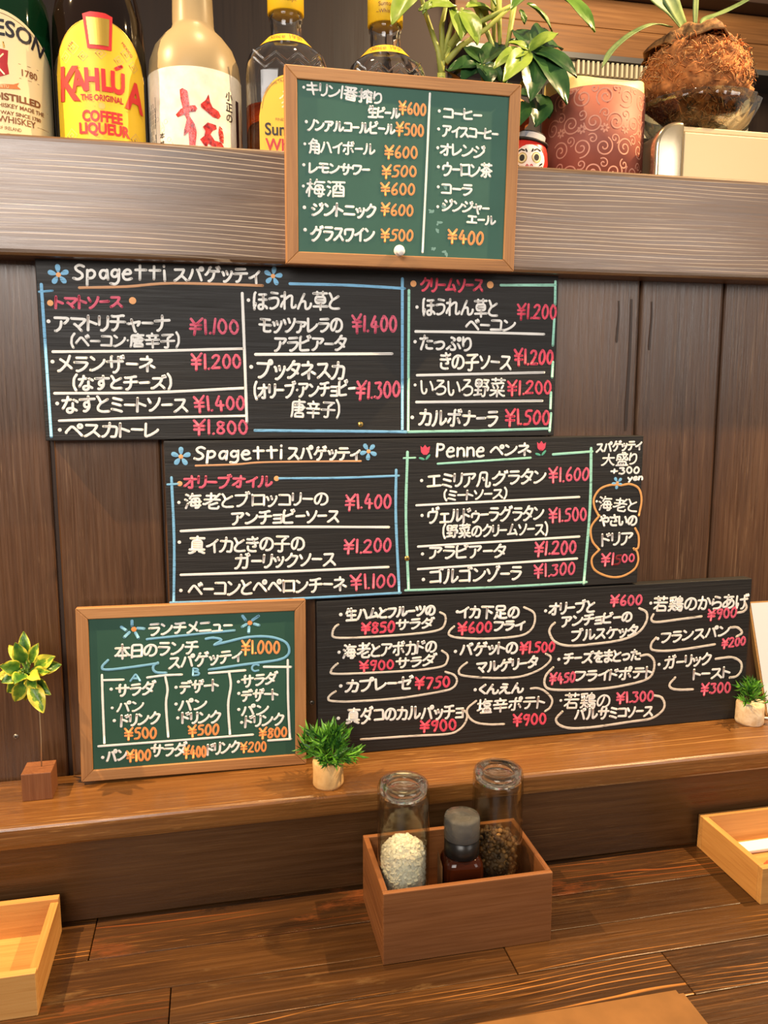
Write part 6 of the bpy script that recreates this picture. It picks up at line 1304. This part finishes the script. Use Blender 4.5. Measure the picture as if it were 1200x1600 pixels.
def fill(mb, top, cone, count, size, shape_v, shape_f, smooth, rg, r_at):
    n = 0
    while n < count:
        a, q = rg.uniform(0, 2 * PI), math.sqrt(rg.random()); z = rg.uniform(0.0135, top)
        rr = r_at(z) - size * 0.75; x, y = q * rr * math.cos(a), q * rr * math.sin(a); lim = top - cone * q * q + 0.0012 * math.sin(7 * a) * q
        if z > lim or (q < 0.72 and z < lim - size * 2.6): continue
        m = Matrix.Translation((x, y, z)) @ Matrix.Rotation(rg.uniform(0, 6.3), 4, Vector((rg.gauss(0, 1), rg.gauss(0, 1), rg.gauss(0, 1))).normalized()) @ Matrix.Diagonal((size * rg.uniform(0.7, 1.2), size * rg.uniform(0.7, 1.2), size * rg.uniform(0.7, 1.2), 1))
        mb.add([m @ v for v in shape_v], shape_f, 0 if rg.random() < 0.9 else 1, smooth); n += 1
r_at = lambda z: JR * 0.905 if z > 0.031 else JR * (0.72 + 0.185 * max(0, (z - 0.0135)) / 0.0175)
fill(mb, 0.0795, 0.011, 3700, 0.0026, cube_v, cube_f, False, random.Random(5), r_at)
mb.lathe([(JR * 0.66, 0.0128), (JR * 0.80, 0.03), (JR * 0.82, 0.064), (JR * 0.5, 0.072), (0, 0.0755)], seg=24)
o = mb.make('coarse_salt', [M['salt'], M['salt']], None, sp); tag(o, 'white coarse salt crystals filling the lower half of the left jar', 'salt', kind='stuff')
bm = bmesh.new(); bmesh.ops.create_icosphere(bm, subdivisions=2, radius=0.5); sv = [v.co.copy() for v in bm.verts]; sf = [[v.index for v in f.verts] for f in bm.faces]; bm.free()
mb = MB(); fill(mb, 0.0720, 0.006, 700, 0.0046, sv, sf, True, random.Random(9), r_at); mb.lathe([(JR * 0.60, 0.0128), (JR * 0.66, 0.03), (JR * 0.66, 0.058), (0, 0.064)], seg=20, mat=0)
o = mb.make('peppercorns', [M['pepper'], mottled('pale_peppercorn', (120, 84, 48), (186, 142, 92), 80, 0.5)], None, pp); tag(o, 'dark brown peppercorns filling the lower part of the right jar', 'peppercorns', kind='stuff')
so_ = (0.3440, -0.1540, BZ)
t = thing('oil_bottle', 'small dark brown oil bottle with black cap between the two glass jars', 'bottle', so_, (0, 0, -0.12))
mb = MB(); mb.lathe([(0.0165, 0.0), (0.0178, 0.002), (0.0178, 0.053), (0.0172, 0.058), (0.0148, 0.062), (0.0125, 0.064), (0.0, 0.065)], seg=48, sup=4.0, ys=0.95); body = mb.make('bottle_body', M['sauce'], t)
mb = MB(); patch(mb, lambda x, z, h=0.0: (-0.0186 - h, x, z), -0.014, 0.012, 0.006, 0.060, 0.0002); mb.box(-0.0190, -0.0186, -0.013, 0.012, 0.006, 0.0585); mb.make('paper_label', M['brownlabel'], t)
mb = MB(); mb.lathe([(0.0148, 0.0635), (0.0152, 0.0645), (0.0150, 0.0780), (0.0138, 0.0785), (0.0, 0.0787)], seg=44); mb.make('black_collar', M['black_plastic'], t)
mb = MB(); mb.lathe([(0.0150, 0.0786), (0.0156, 0.0795), (0.0154, 0.0960), (0.0146, 0.0982), (0.010, 0.0976), (0.0, 0.0968), (0.0, 0.0952), (0.0138, 0.0955), (0.0142, 0.0800)], seg=44)
mb.make('clear_cap', M['smoke_plastic'], t)
mb = MB(); mb.lathe([(0.0085, 0.0787), (0.0080, 0.0875), (0.0035, 0.0900), (0.0028, 0.0935), (0, 0.094)], seg=30); mb.make('pour_spout', M['black_plastic'], t)
mb = MB(); bm = bmesh.new(); bmesh.ops.create_cube(bm, size=1.0)
for v in bm.verts: v.co = (0.392 + v.co.x * 0.19, -0.3310 + v.co.y * 0.13, 0.0011 + v.co.z * 0.0018)
ed = [e for e in bm.edges if abs(e.verts[0].co.z - e.verts[1].co.z) > 0.001]; bmesh.ops.bevel(bm, geom=ed, offset=0.004, segments=4, affect='EDGES'); mb.bm(bm)
tag(mb.make('place_mat', M['mat']), 'tan mat with rounded corners lying on the counter in front of the wooden box', 'mat')
